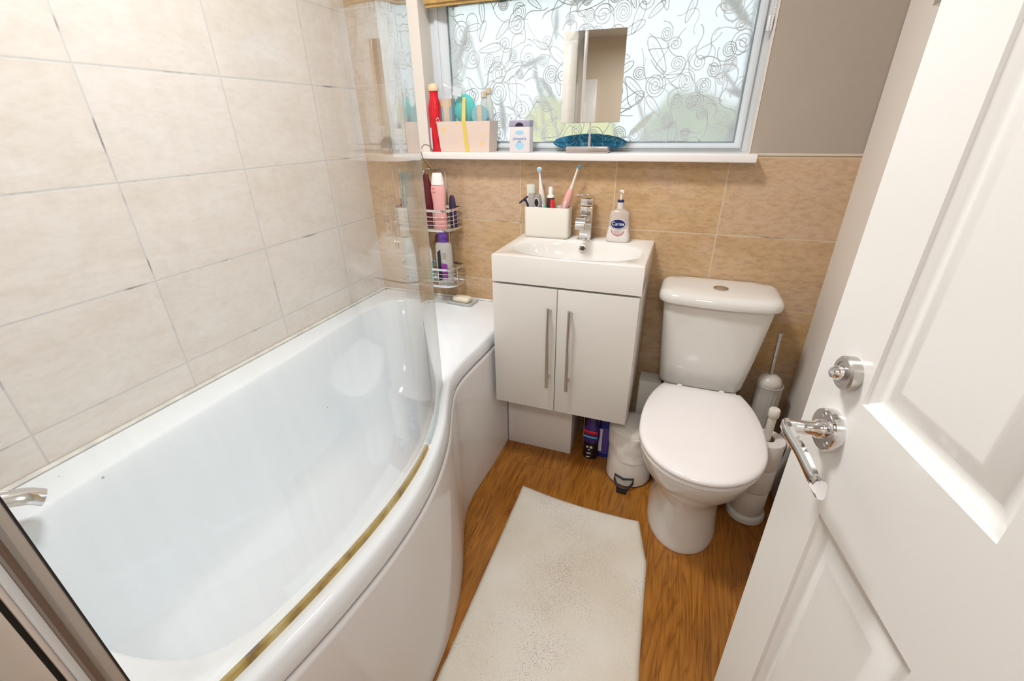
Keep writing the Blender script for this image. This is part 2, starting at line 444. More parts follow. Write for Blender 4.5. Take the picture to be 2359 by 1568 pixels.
# hall behind the camera
b = MB()
b.box(-0.6, -0.5, YF - 0.1, -3.4, 0, ZC); b.box(2.3, 2.4, YF - 0.1, -3.4, 0, ZC); b.box(-0.6, 2.4, -3.3, -3.4, 0, ZC)
b.box(-0.6, 0.0, YF - 0.1, YF - 0.02, 0, ZC); b.box(W, 2.4, YF - 0.1, YF - 0.02, 0, ZC)
struct(b.build('wall_hall', noisy('hall_paint', (0.70, 0.59, 0.46), 0.02, 5, 0.6), smooth=False))
struct(MB().box(-0.6, 2.4, -3.4, YF - 0.12, ZC, ZC + 0.1).build('ceiling_hall', m_ceil, smooth=False))
# hall doors seen in the mirrors
for i, (x0, x1) in enumerate(((0.05, 0.80), (1.55, 2.25))):
    b = MB(); b.box(x0, x1, -3.298, -3.27, 0, 2.0)
    b.box(x0 + 0.1, x1 - 0.1, -3.27, -3.262, 0.2, 0.8); b.box(x0 + 0.1, x1 - 0.1, -3.27, -3.262, 1.0, 1.8)
    struct(b.build('door_%d' % (i + 2), m_white_trim, bevel=0.003))

# ceiling lamps (their light is set at the top); the hall one is added fill
def ceiling_lamp(name, x, y, r, label):
    t = thing(name, label, 'ceiling light', (x, y, ZC))
    MB().lathe([(r * 1.08, 0), (r * 1.1, -0.02), (r * 1.05, -0.03)], (x, y, ZC), 40).build('base', m_whiteplastic, t)
    E_ = bpy.data.materials.new('lamp_glow'); E_.use_nodes = True
    bb = E_.node_tree.nodes['Principled BSDF']; bb.inputs['Emission Color'].default_value = (1, 0.95, 0.88, 1); bb.inputs['Emission Strength'].default_value = 3.0
    MB().lathe([(r, -0.03), (r * 0.96, -0.05), (r * 0.75, -0.068), (r * 0.4, -0.075), (0.01, -0.077)], (x, y, ZC), 40).build('diffuser', E_, t)
ceiling_lamp('ceiling_light', 0.76, -0.95, 0.15, 'round white ceiling light above the bathroom floor')
ceiling_lamp('hall_fill_fitting', 1.3, -2.45, 0.20, 'unseen round white ceiling light added in the hall as fill')

# ================================================================ window
wy = 0.080
win = bpy.data.objects.new('window_1', None); COL.objects.link(win); win.location = (0.89, wy, ZS); WORLD['window_1'] = Matrix.Translation(win.location)
win['kind'] = 'structure'
GX0, GX1, GZ0, GZ1 = 0.388, 1.420, 1.224, 1.674
b = MB()
def framering(b, x0, x1, z0, z1, gx0, gx1, gz0, gz1, y0, y1, gy0=None):
    """a mitred frame with its inner edge set back"""
    if gy0 is None: gy0 = y0
    o = [(x0, z0), (x1, z0), (x1, z1), (x0, z1)]; i = [(gx0, gz0), (gx1, gz0), (gx1, gz1), (gx0, gz1)]
    vs = [(x, y0, z) for x, z in o] + [(x, gy0, z) for x, z in i] + [(x, y1, z) for x, z in i] + [(x, y1, z) for x, z in o]
    fs = []
    for k in range(4):
        j = (k + 1) % 4
        for a in (0, 4, 8): fs.append((a + k, a + j, a + 4 + j, a + 4 + k))
        fs.append((12 + k, 12 + j, j, k))
    b.add(vs, fs)
framering(b, WX0, WX1, ZS, WZ1, 0.336, 1.446, 1.204, WZ1 - 0.03, wy, wy + 0.06)
framering(b, 0.336, 1.446, 1.204, GZ1 + 0.034, 0.352, 1.436, 1.213, GZ1 + 0.02, wy - 0.010, wy + 0.05)
framering(b, 0.352, 1.436, 1.213, GZ1 + 0.02, GX0 - 0.004, GX1 + 0.004, GZ0 - 0.003, GZ1 + 0.004, wy - 0.006, wy + 0.05, wy + 0.008)
framering(b, 0.336, 1.446, GZ1 + 0.034, WZ1 - 0.03, GX0, GX1, GZ1 + 0.08, WZ1 - 0.07, wy - 0.010, wy + 0.05, wy + 0.006)
b.build('window_frame', m_upvc, win, bevel=0.0012)
b = MB()  # dark rubber gasket round the glass
framering(b, GX0 - 0.004, GX1 + 0.004, GZ0 - 0.004, GZ1 + 0.004, GX0 - 0.0005, GX1 + 0.0005, GZ0, GZ1, wy + 0.006, wy + 0.014)
b.build('gasket', mat('gasket', (0.22, 0.27, 0.29), 0.6), win)
PY = wy + 0.013
MB().box(GX0 - 0.004, GX1 + 0.004, PY, PY + 0.001, GZ0 - 0.004, GZ1 + 0.004).build('pane', m_pane, win, smooth=False)
MB().box(GX0 - 0.004, GX1 + 0.004, PY, PY + 0.001, GZ1 + 0.076, WZ1 - 0.066).build('pane', m_pane, win, smooth=False)
# embossed swirls of the obscured glass
m_bead = mat('embossed_glass', (0.93, 0.95, 0.96), 0.12, trans=0.62, ior=1.38)
rnd = random.Random(11)
b = MB()
def bead(pts2, r):
    pts = [(min(max(x, GX0 + .002), GX1 - .002), PY - 0.0004, min(max(z, GZ0 + .002), GZ1 - .002)) for x, z in pts2]
    b.tube(pts, r, n=5, flat=(1, 0.8))
def spiral(cx, cz, r, turns, ph, sgn=1, el=1.0):
    N = int(14 * turns) + 6; out = []
    for k in range(N):
        t = k / (N - 1); a = ph + sgn * t * turns * 2 * PI; rr = r * (1 - 0.88 * t)
        out.append((cx + rr * math.cos(a), cz + rr * el * math.sin(a)))
    return out
cells = []
nx, nz = 19, 9
for i in range(nx):
    for j in range(nz):
        cx = GX0 + (i + 0.5 + rnd.uniform(-.28, .28) + (0.25 if j % 2 else -0.25)) * (GX1 - GX0) / nx
        cz = GZ0 + (j + 0.5 + rnd.uniform(-.28, .28)) * (GZ1 - GZ0) / nz
        cells.append((cx, cz))
for cx, cz in cells:
    k = rnd.random(); r = rnd.uniform(0.017, 0.040)
    if k < 0.46:
        pts = spiral(cx, cz, r, rnd.uniform(2.0, 3.6), rnd.uniform(0, 6.28), rnd.choice((-1, 1)), rnd.uniform(0.9, 1.25))
        d_ = Vector((pts[0][0] - pts[1][0], pts[0][1] - pts[1][1])).normalized()
        a = math.atan2(d_.y, d_.x); x, z = pts[0]; tail = []
        cur = rnd.uniform(-9, 9)
        for q in range(rnd.randint(6, 14)):
            a += cur * 0.03 + rnd.uniform(-.2, .2); x += math.cos(a) * 0.006; z += math.sin(a) * 0.006; tail.append((x, z))
        bead(list(reversed(tail)) + pts, rnd.uniform(0.0015, 0.0021))
    elif k < 0.62:
        # leaf loop
        a = rnd.uniform(0, PI); L = r * 1.6; pts = []
        for q in range(23):
            t = 2 * PI * q / 22; px, pz = L * math.cos(t), L * 0.28 * math.sin(t) * (1 + 0.3 * math.cos(t))
            pts.append((cx + px * math.cos(a) - pz * math.sin(a), cz + px * math.sin(a) + pz * math.cos(a)))
        bead(pts, 0.0018)
        bead([(cx + L * 0.6 * (t / 6) * math.cos(a), cz + L * 0.6 * (t / 6) * math.sin(a)) for t in range(-6, 7)], 0.0008)
    else:
        # wandering scribble
        a = rnd.uniform(0, 6.28); x, z = cx, cz; pts = []; c0 = rnd.uniform(18, 60) * rnd.choice((-1, 1))
        N = rnd.randint(22, 42)
        for q in range(N):
            c = c0 * math.cos(q / N * rnd.choice((6.0, 6.3)))
            a += c * 0.0055; x += math.cos(a) * 0.0055; z += math.sin(a) * 0.0055; pts.append((x, z))
        bead(pts, rnd.uniform(0.0014, 0.0020))
b.build('embossed_swirls', m_bead, win, angle=80)
# sill board
struct(MB().box(0.285, 1.488, -0.060, wy + 0.01, ZS - 0.024, ZS).build('trim_5', noisy('sill_white', (0.84, 0.80, 0.77), 0.01, 5, 0.25), bevel=0.003, seg=3))

# garden outside: lawn, hedge and shrubs seen blurred through the glass
tag(MB().box(-9, 11, 0.6, 14, -0.62, -0.60).build('lawn', noisy('lawn_green', (0.30, 0.36, 0.14), 0.3, 6, 0.9), smooth=False), 'green lawn outside the window', 'lawn', kind='structure')
def shrub(x, y, z, r, h, col, name, label, seed):
    rr = random.Random(seed); b = MB()
    n_, m_ = 20, 12; rings = []
    for j in range(m_):
        t = j / (m_ - 1); ph = PI * t
        ring = []
        for k in range(n_):
            a = 2 * PI * k / n_; q = 1 + 0.22 * noise.noise(Vector((math.cos(a) * 2 + seed, math.sin(a) * 2, t * 5)))
            ring.append((x + r * math.sin(ph) * math.cos(a) * q + 0.001 * math.cos(a), y + r * math.sin(ph) * math.sin(a) * q, z + h * (1 - math.cos(ph)) / 2 * q))
        rings.append(ring)
    b.loft(rings)
    return tag(b.build(name, noisy(name + '_leaf_%d' % seed, col, 0.3, 12, 0.9, 1.0, 20), smooth=True, angle=180), label, 'shrub')
shrub(0.1, 3.1, -0.60, 0.75, 1.95, (0.80, 0.68, 0.06), 'garden_shrub', 'yellow-green shrub blurred behind the window, right of the standing mirror', 3)
shrub(1.25, 4.6, -0.60, 0.9, 2.0, (0.34, 0.40, 0.20), 'garden_shrub.001', 'dull green shrub blurred behind the window beside its right frame', 5)
shrub(-1.6, 3.6, -0.60, 0.9, 1.9, (0.45, 0.40, 0.32), 'garden_shrub.002', 'brownish shrub blurred behind the window left of the standing mirror', 8)

# close to the glass: a thin shrub with long yellow and mauve-grey leaves
t = thing('leafy_shrub', 'thin shrub with yellow and mauve leaves close behind the window glass', 'shrub', (0.9, 0.75, -0.6))
rb_ = random.Random(21)
m_ly = noisy('leaf_yellow', (0.72, 0.64, 0.10), 0.2, 20, 0.7); m_lm = noisy('leaf_mauve', (0.36, 0.30, 0.36), 0.2, 20, 0.7)
b = MB()
for k in range(9):
    x0 = 0.15 + 0.2 * k; b.tube(catmull([(0.9 + (x0 - 0.9) * 0.3, 0.80, -0.6), (x0, 0.72, 0.4), (x0 + rb_.uniform(-.1, .1), 0.62, 1.15), (x0 + rb_.uniform(-.2, .2), 0.60, 1.55 + rb_.uniform(-.2, .2))], 5), 0.006, 6)
b.build('stems', m_lm, t)
for k in range(34):
    cx, cz = rb_.uniform(0.1, 1.9), rb_.uniform(1.05, 1.75); L = rb_.uniform(0.05, 0.11); a = rb_.uniform(0.2, 2.9); wv = L * 0.16; y = rb_.uniform(0.5, 0.68)
    ux, uz = math.cos(a), math.sin(a); rings = []
    for q in range(9):
        v_ = -1 + 2 * q / 8; hw = wv * (1 - v_ * v_) + 0.0006
        rings.append([(cx + ux * L * v_ - uz * hw * e, y + 0.002 * f_, cz + uz * L * v_ + ux * hw * e) for e, f_ in ((1, 0), (0, 1), (-1, 0), (0, -1))])
    b = MB(); b.loft(rings); b.build('leaf', m_ly if (cz < 1.36 and k % 2) or k % 7 == 0 else m_lm, t, angle=60)

# window blind, rolled up above the glass, with its cord chain
t = thing('window_blind', 'golden brown woven wooden blind hanging across the top of the window', 'blind', (0.89, 0.03, 1.66))
m_reed = noisy('blind_reed', (0.52, 0.33, 0.11), 0.25, 30, 0.6)
b = MB(); z = 1.668; k = 0
while z < WZ1 - 0.05:
    b.tube([(WX0 + 0.022, 0.036, z), (WX1 - 0.028, 0.036, z)], 0.0035, 6); z += 0.0078; k += 1
b.build('slats', m_reed, t)
b = MB()
for i, (yy, zz, hh) in enumerate(((0.024, 1.662, 0.06), (0.016, 1.672, 0.045))):
    b.box(WX0 + 0.02, WX1 - 0.026, yy - 0.003, yy + 0.003, zz, zz + hh)
b.build('bottom_fold', m_reed, t, bevel=0.002)
MB().box(WX0 + 0.01, WX1 - 0.012, 0.01, 0.05, WZ1 - 0.05, WZ1 - 0.004).build('head_rail', mat('blind_rail', (0.35, 0.22, 0.09), 0.5), t, bevel=0.002)
t = thing('blind_chain', 'white beaded blind chain looped at the right side of the window', 'blind chain', (1.461, 0.03, 1.53))
b = MB(); zz = 1.527
while zz < 2.05:
    for dx in (-0.0045, 0.0045): b.lathe([(0.0005, -0.0022), (0.0022, 0), (0.0005, 0.0022)], (1.4575 + dx, 0.028, zz + (0.003 if dx > 0 else 0)), 8)
    zz += 0.0062
b.build('beads', m_whiteplastic, t)
b = MB(); b.box(1.450, 1.465, 0.034, 0.060, 1.520, 1.560); b.build('chain_tidy', mat('clear_tidy', (0.8, 0.82, 0.84), 0.2), t, bevel=0.004)

# ================================================================ bath
ZB = 0.585
out_pts = [(0.001, -0.001), (0.35, -0.001), (0.698, -0.001), (0.699, -0.20), (0.698, -0.38), (0.694, -0.50), (0.696, -0.59), (0.712, -0.665), (0.752, -0.760), (0.800, -0.865),
           (0.836, -0.975), (0.858, -1.09), (0.864, -1.21), (0.856, -1.33), (0.842, -1.43), (0.822, -1.53), (0.795, -1.623), (0.40, -1.623), (0.001, -1.623)]
def smooth_out(pts):
    head = pts[:3]; curve = [Vector((*p, 0)) for p in pts[2:17]]; tail = pts[17:]
    c = [(v.x, v.y) for v in catmull(curve, 6)]
    return head[:2] + c + tail
outline = smooth_out(out_pts)
inn_pts = [(0.100, -0.20), (0.150, -0.125), (0.215, -0.092), (0.285, -0.100), (0.345, -0.165), (0.420, -0.285), (0.500, -0.405), (0.572, -0.512), (0.635, -0.625), (0.688, -0.745), (0.730, -0.865),
           (0.766, -0.985), (0.786, -1.10), (0.790, -1.22), (0.778, -1.34), (0.752, -1.44), (0.690, -1.505), (0.55, -1.535), (0.36, -1.530), (0.22, -1.500), (0.155, -1.44), (0.130, -1.30), (0.122, -1.00), (0.110, -0.60), (0.098, -0.35)]
inner = [(v.x, v.y) for v in catmull([(x, y, 0) for x, y in inn_pts], 6, True)]
bot_pts = [(0.27, -0.42), (0.36, -0.40), (0.45, -0.50), (0.55, -0.72), (0.60, -0.90), (0.63, -1.05), (0.63, -1.20), (0.58, -1.34), (0.45, -1.41), (0.30, -1.40), (0.235, -1.32), (0.225, -1.10), (0.225, -0.80), (0.23, -0.55)]
bottom = [(v.x, v.y) for v in catmull([(x, y, 0) for x, y in bot_pts], 6, True)]
CB = (0.40, -0.90); NB = 220
ro = resample_ring(outline, CB, NB); ri = resample_ring(inner, CB, NB); rb = resample_ring(bottom, CB, NB)
def shrink(ring, d, c=CB):
    """move each point toward the inside along the local normal"""
    n = len(ring); out = []
    for i in range(n):
        a = Vector(ring[i - 1]); q = Vector(ring[(i + 1) % n]); t = (q - a)
        if t.length < 1e-9: t = Vector((1, 0))
        t.normalize(); nn = Vector((-t.y, t.x))
        p = Vector(ring[i])
        out.append(tuple(p + nn * d))
    return out
def blend(a, c, t): return [(p[0] + (q[0] - p[0]) * t, p[1] + (q[1] - p[1]) * t) for p, q in zip(a, c)]
def at(ring, z): return [(p[0], p[1], z) for p in ring]
t_bath = thing('bathtub', 'white shower bath with a bowed side and curved panel along the left tiled wall', 'bathtub', (0.4, -0.8, 0.0))
rings = [at(shrink(ro, 0.012), ZB - 0.048), at(shrink(ro, 0.001), ZB - 0.048), at(ro, ZB - 0.040), at(shrink(ro, 0.002), ZB - 0.025), at(shrink(ro, 0.005), ZB - 0.011), at(shrink(ro, 0.008), ZB - 0.004), at(shrink(ro, 0.0125), ZB - 0.0005), at(shrink(ro, 0.018), ZB),
         at(blend(shrink(ro, 0.018), shrink(ri, -0.012), 0.5), ZB - 0.001), at(shrink(ri, -0.012), ZB - 0.001), at(shrink(ri, -0.004), ZB - 0.003), at(ri, ZB - 0.009)]
for tt, zz in ((0.05, -0.03), (0.12, -0.08), (0.20, -0.14), (0.30, -0.21), (0.42, -0.28), (0.56, -0.335), (0.70, -0.370), (0.84, -0.392), (1.0, -0.405)):
    rings.append(at(blend(ri, rb, tt), ZB + zz))
cen = (0.40, -1.0)
for s_ in (0.6, 0.25, 0.02):
    rings.append([(cen[0] + (p[0] - cen[0]) * s_, cen[1] + (p[1] - cen[1]) * s_, ZB - 0.407 - 0.004 * (1 - s_)) for p in rb])
def bath_mat():
    M = noisy('bath_acrylic', (0.86, 0.905, 0.935), 0.012, 3, 0.10, coat=0.2); n, l = nt(M); bs = n['Principled BSDF']
    src = bs.inputs['Base Color'].links[0].from_socket
    tc = n.new('ShaderNodeTexCoord'); v = n.new('ShaderNodeTexVoronoi'); v.inputs['Scale'].default_value = 9
    l.new(tc.outputs['Object'], v.inputs['Vector'])
    f = math_node(n, l, 'LESS_THAN', v.outputs['Distance'], 0.03)
    c = mix_rgb(n, l, math_node(n, l, 'MULTIPLY', f, 0.75), src, (0.25, 0.27, 0.28)); l.new(c, bs.inputs['Base Color'])
    return M
under = []
for s_ in (0.02, 0.25, 0.6, 1.0): under.append([(cen[0] + (p[0] - cen[0]) * s_, cen[1] + (p[1] - cen[1]) * s_, ZB - 0.421) for p in rb])
for tt, zz in ((0.84, -0.406), (0.70, -0.386), (0.56, -0.353), (0.42, -0.298), (0.30, -0.228), (0.12, -0.10)): under.append(at(blend(shrink(ri, -0.008), rb, tt), ZB + zz))
under += [at(shrink(ri, -0.010), ZB - 0.018), at(shrink(ro, 0.014), ZB - 0.018)]
rings = under + rings
b = MB(); b.loft(rings, cap0=True, cap1=True)
b.build('tub', bath_mat(), t_bath, angle=60)
# scuffs on the bottom
# side panel follows the open side only
pan = [p for p in outline if p[0] > 0.6]
def offset_path(path, d):
    out = []
    for i, p in enumerate(path):
        a = Vector(path[max(i - 1, 0)]); q = Vector(path[min(i + 1, len(path) - 1)]); t = (q - a).normalized()
        out.append((p[0] - (-t.y) * d * 1.0, p[1] - t.x * d * 1.0))
    return out
po = offset_path(pan, -0.004); pi_ = offset_path(pan, 0.020)
def panel_strip(o_, i_, prof, M, name, parent):
    b = MB(); rings = []
    for k in range(len(o_)):
        a = Vector(o_[k]); c = Vector(i_[k]); rings.append([(*(a + (c - a) * u), z) for u, z in prof])
    b.loft(rings); return b.build(name, M, parent, angle=50)
panel_strip(po, pi_, [(0, 0.002), (0, 0.517), (0.06, 0.524), (0.2, 0.529), (1, 0.529), (1, 0.002)], m_panel, 'bath_panel', t_bath)
panel_strip(offset_path(pan, 0.007), offset_path(pan, 0.0105), [(0, 0.529), (0, 0.5365), (1, 0.5365), (1, 0.529)], m_dark, 'shadow_gap', t_bath)
# silicone bead against the walls
b = MB(); b.tube([(0.006, -1.62, ZB + 0.002), (0.006, -0.006, ZB + 0.002), (0.70, -0.006, ZB + 0.002)], 0.006, 6)
b.build('sealant_bead', noisy('sealant', (0.76, 0.74, 0.68), 0.15, 25, 0.5), t_bath)
# shower screen
scr = [(0.690, -0.700), (0.722, -0.775), (0.768, -0.880), (0.802, -0.990), (0.819, -1.110), (0.820, -1.230), (0.811, -1.350), (0.797, -1.455), (0.783, -1.540), (0.776, -1.585)]
scv = [(v.x, v.y) for v in catmull([(x, y, 0) for x, y in scr], 6)]
t_scr = thing('shower_screen', 'curved clear glass shower screen standing on the rim of the bath', 'shower screen', (0.80, -1.2, ZB))
Z0S, Z1S = ZB + 0.012, ZB + 1.45
def ribbon(path, th, z0, z1, M, name, parent):
    a = path; c = offset_path(path, -th)
    b = MB(); rings = [[(p[0], p[1], z0), (p[0], p[1], z1), (q[0], q[1], z1), (q[0], q[1], z0)] for p, q in zip(a, c)]
    b.loft(rings); return b.build(name, M, parent, angle=50)
ribbon(scv, 0.006, Z0S, Z1S, m_glass, 'glass_panel', t_scr)
m_seal = mat('clear_seal', (0.62, 0.76, 0.76), 0.15, alpha=0.45)
e0 = Vector(scv[0]); e1 = Vector(scv[2]); dd = (e0 - e1).normalized()
ribbon([tuple(e0 + dd * 0.006), tuple(e0 + dd * 0.0005)], 0.006, Z0S, Z1S, m_seal, 'edge_seal', t_scr)
# bottom seal, yellowed silicone along the bowed part
def sil_mat():
    M = mat('yellowed_silicone', (0.6, 0.42, 0.12), 0.5); n, l = nt(M); bs = n['Principled BSDF']
    tc = n.new('ShaderNodeTexCoord'); ns = n.new('ShaderNodeTexNoise'); ns.inputs['Scale'].default_value = 22; ns.inputs['Detail'].default_value = 5
    l.new(tc.outputs['Object'], ns.inputs['Vector'])
    r = ramp(n, [(0.3, (0.16, 0.085, 0.03)), (0.45, (0.44, 0.30, 0.07)), (0.6, (0.56, 0.42, 0.14)), (0.78, (0.72, 0.62, 0.40))]); l.new(ns.outputs['Fac'], r.inputs[0]); l.new(r.outputs[0], bs.inputs['Base Color'])
    return M
sil = [p for p in scv if p[1] < -0.955]
b = MB(); o_ = offset_path(sil, 0.006); i_ = offset_path(sil, -0.0075)
rings = []
for p, q in zip(o_, i_):
    a = Vector(p); c = Vector(q); rings.append([(*(a + (c - a) * u), ZB + z) for u, z in ((0, -0.001), (0.12, 0.004), (0.40, 0.0075), (0.45, 0.013), (0.95, 0.013), (1, -0.001))])
b.loft(rings); b.build('silicone_seal', sil_mat(), t_scr, angle=50)
cl = [p for p in scv if p[1] > -0.96]
b = MB(); o_ = offset_path(cl, 0.003); i_ = offset_path(cl, -0.008)
b.loft([[(*p, ZB - 0.001), (*p, ZB + 0.013), (*q, ZB + 0.013), (*q, ZB - 0.001)] for p, q in zip(o_, i_)])
b.build('bottom_seal', m_seal, t_scr, angle=50)
# wall profile: several strips seen edge on
def vbox(x0, x1, y0, y1, M, name, bev=0.001): return MB().box(x0, x1, y0, y1, ZB + 0.001, Z1S + 0.01).build(name, M, t_scr, bevel=bev)
vbox(0.758, 0.782, -1.578, -1.587, mat('profile_cream', (0.80, 0.73, 0.68), 0.3), 'glass_clamp')
vbox(0.7585, 0.7835, -1.5765, -1.578, m_dark, 'profile_gasket', 0)
vbox(0.757, 0.788, -1.587, -1.600, mat('profile_grey', (0.45, 0.45, 0.44), 0.35, metal=0.5), 'wall_profile')
MB().tube([(0.789, -1.5945, ZB + 0.002), (0.789, -1.5945, Z1S)], 0.0026, 8).build('hinge_rod', mat('hinge_brown', (0.16, 0.11, 0.08), 0.45), t_scr)
vbox(0.757, 0.789, -1.600, -1.6065, mat('profile_white', (0.78, 0.82, 0.85), 0.2), 'cover_strip')
vbox(0.756, 0.783, -1.6065, -1.6110, mat('profile_cream2', (0.85, 0.77, 0.70), 0.3), 'profile_edge')
struct(MB().box(0.760, 0.778, -1.611, -1.626, ZB, 2.2).build('gap_shade_strip', m_dark, smooth=False))  # black strip put in for the shade of the gap between profile and wall

# bath tap at the wall end of the bath
t = thing('bath_tap', 'chrome bath tap with a broad curved spout at the far left corner of the bath', 'tap', (0.15, -1.50, ZB))
b = MB(); b.lathe([(0.030, 0), (0.030, 0.010), (0.022, 0.014), (0.021, 0.055), (0.016, 0.062)], (0.150, -1.525, ZB), 24); b.build('tap_body', m_chrome, t)
p_ = catmull([(0.150, -1.525, ZB + 0.045), (0.150, -1.500, ZB + 0.072), (0.165, -1.460, ZB + 0.078), (0.183, -1.425, ZB + 0.068), (0.192, -1.405, ZB + 0.050)], 6)
MB().tube(p_, 0.017, 12, flat=(1.2, 0.6)).build('spout', m_chrome, t)
MB().tube([(0.150, -1.525, ZB + 0.062), (0.150, -1.525, ZB + 0.085), (0.110, -1.515, ZB + 0.095)], [0.008, 0.007, 0.005], 10).build('tap_lever', m_chrome, t)
t = thing('shower_valve', 'grey metal shower valve handle on the left tiled wall at the picture edge', 'shower valve', (0.01, -1.40, 0.71))
b = MB(); mx = Matrix.Translation((0.0, -1.425, 0.700)) @ Matrix.Rotation(R(90), 4, 'Y')
b.lathe([(0.034, 0.0), (0.034, 0.010), (0.020, 0.014), (0.018, 0.045), (0.014, 0.05)], (0, 0, 0), 24, mx=mx); b.build('valve_body', m_steel, t)
MB().tube([(0.030, -1.425, 0.700), (0.034, -1.375, 0.707)], 0.006, 8).build('valve_lever', m_steel, t)

# ================================================================ vanity cabinet and basin
CX0, CX1, CY, CZ0, CZ1, CZ2 = 0.719, 1.217, -0.351, 0.3213, 0.8055, 0.8984
t = thing('vanity_cabinet', 'white gloss wall-hung vanity cabinet with two doors under the basin', 'cabinet', (0.968, -0.17, CZ0))
MB().box(CX0 + 0.001, CX1 - 0.001, CY + 0.020, -0.001, CZ0 + 0.001, CZ1 - 0.005).build('body', m_cab, t, bevel=0.001)
xm = 0.9505
for s, (x0, x1, hx) in enumerate(((CX0, xm - 0.0012, 0.925), (xm + 0.0012, CX1 - 0.004, 0.997))):
    d = MB().box(x0, x1, CY, CY + 0.018, CZ0 - 0.002, CZ1 - 0.008).build('cabinet_door', m_cab, t, bevel=0.0012)
    b = MB(); hz0, hz1 = 0.447, 0.735
    b.tube([(hx + 0.003, CY - 0.030, hz0 - 0.012), (hx + 0.003, CY - 0.030, hz1 + 0.005)], 0.006, 14)
    for hz in (hz0 + 0.022, hz1 - 0.012): b.tube([(hx + 0.003, CY + 0.001, hz), (hx + 0.003, CY - 0.030, hz)], 0.005, 10)
    o = b.build('handle', m_steel, None, angle=45); o.parent = d; o.matrix_parent_inverse = (Matrix.Translation(t.location)).inverted() if False else Matrix.Identity(4)
# basin
t = thing('washbasin', 'white rectangular washbasin with an oval bowl on the vanity cabinet', 'washbasin', (0.968, -0.17, CZ1))
NBn = 128
rect = resample_ring([(CX0, CY), (CX1, CY), (CX1, -0.001), (CX0, -0.001)], (0.972, -0.205), NBn)
# snap nearest samples to the rectangle corners
for cxy in ((CX0, CY), (CX1, CY), (CX1, -0.001), (CX0, -0.001)):
    k = min(range(NBn), key=lambda i: (rect[i][0] - cxy[0]) ** 2 + (rect[i][1] - cxy[1]) ** 2); rect[k] = cxy
def oval(a, c, cx, cy, e=2.35):
    out = []
    for k in range(NBn):
        th = 2 * PI * k / NBn; cs, sn = math.cos(th), math.sin(th)
        q = (abs(cs / a) ** e + abs(sn / c) ** e) ** (-1 / e); out.append((cx + q * cs, cy + q * sn))
    return out
ov = lambda s, dy=0: oval(0.222 * s, 0.127 * s, 0.972, -0.205 + dy)
def inset_rect(d): return [(min(max(p[0], CX0 + d), CX1 - d), min(max(p[1], CY + d), -0.001 - d * 0)) for p in rect]
rings = [at(rect, CZ1), at(rect, CZ2 - 0.003), at(inset_rect(0.001), CZ2 - 0.001), at(inset_rect(0.003), CZ2), at(ov(1.02), CZ2), at(ov(1.0), CZ2 - 0.002), at(ov(0.97), CZ2 - 0.007)]
for s, dz in ((0.93, -0.020), (0.88, -0.040), (0.80, -0.062), (0.66, -0.080), (0.45, -0.090), (0.2, -0.094), (0.02, -0.095)): rings.append(at(ov(s, (1 - s) * 0.02), CZ2 + dz))
b = MB(); b.loft(rings, cap0=True, cap1=True); b.build('basin', m_basin, t, angle=40)
mx = Matrix.Translation((0.972, -0.0905, CZ2 - 0.026)) @ Matrix.Rotation(R(62), 4, 'X')
b = MB(); b.lathe([(0.0085, 0), (0.0085, 0.0025), (0.0135, 0.003), (0.0145, 0.0005), (0.0145, -0.004)], (0, 0, 0), 28, mx=mx, cap0=False, cap1=False); b.build('overflow_ring', m_chrome, t)
b = MB(); b.lathe([(0.0088, 0.0002), (0.0088, 0.0012)], (0, 0, 0), 24, mx=mx); b.build('overflow_hole', mat('overflow_dark', (0.06, 0.03, 0.025), 0.5), t)
b = MB(); b.lathe([(0.022, 0), (0.022, 0.003), (0.016, 0.005), (0.002, 0.006)], (0.972, -0.195, CZ2 - 0.0945), 28); b.build('drain', m_chrome, t)

# mixer tap
t = thing('basin_mixer_tap', 'square chrome mixer tap at the back centre of the washbasin', 'tap', (0.972, -0.045, CZ2))
tx, ty = 0.972, -0.047
MB().box(tx - 0.028, tx + 0.028, ty - 0.026, ty + 0.026, CZ2, CZ2 + 0.004).build('base_plate', m_chrome, t, bevel=0.001)
MB().box(tx - 0.021, tx + 0.021, ty - 0.018, ty + 0.020, CZ2 + 0.004, CZ2 + 0.118).build('column', m_chrome, t, bevel=0.0015)
MB().box(tx - 0.021, tx + 0.021, ty - 0.018, ty + 0.020, CZ2 + 0.122, CZ2 + 0.146).build('cap', m_chrome, t, bevel=0.0015)
b = MB(); prof = [(0.022, 0.148), (0.000, 0.152), (-0.060, 0.161), (-0.094, 0.167)]
b.loft([[(tx - 0.021, ty + y, CZ2 + z), (tx + 0.021, ty + y, CZ2 + z), (tx + 0.021, ty + y, CZ2 + z + 0.0045), (tx - 0.021, ty + y, CZ2 + z + 0.0045)] for y, z in prof]); b.build('lever', m_chrome, t, bevel=0.001)
prof = catmull([(0, -0.015, 0.098), (0, -0.060, 0.094), (0, -0.092, 0.088), (0, -0.108, 0.076), (0, -0.112, 0.058)], 5)
b = MB(); rings = []
for i, p in enumerate(prof):
    w_ = 0.016; tdir = (prof[min(i + 1, len(prof) - 1)] - prof[max(i - 1, 0)]).normalized(); nn = Vector((0, tdir.z, -tdir.y)) * -1
    hh = 0.007 if i < len(prof) - 1 else 0.004
    c = Vector((tx, ty + p.y, CZ2 + p.z)); q = Vector((0, nn.y, nn.z)) * hh
    rings.append([tuple(c + Vector((-w_, 0, 0)) + q), tuple(c + Vector((w_, 0, 0)) + q), tuple(c + Vector((w_, 0, 0)) - q), tuple(c + Vector((-w_, 0, 0)) - q)])
b.loft(rings); b.build('spout', m_chrome, t, angle=50)

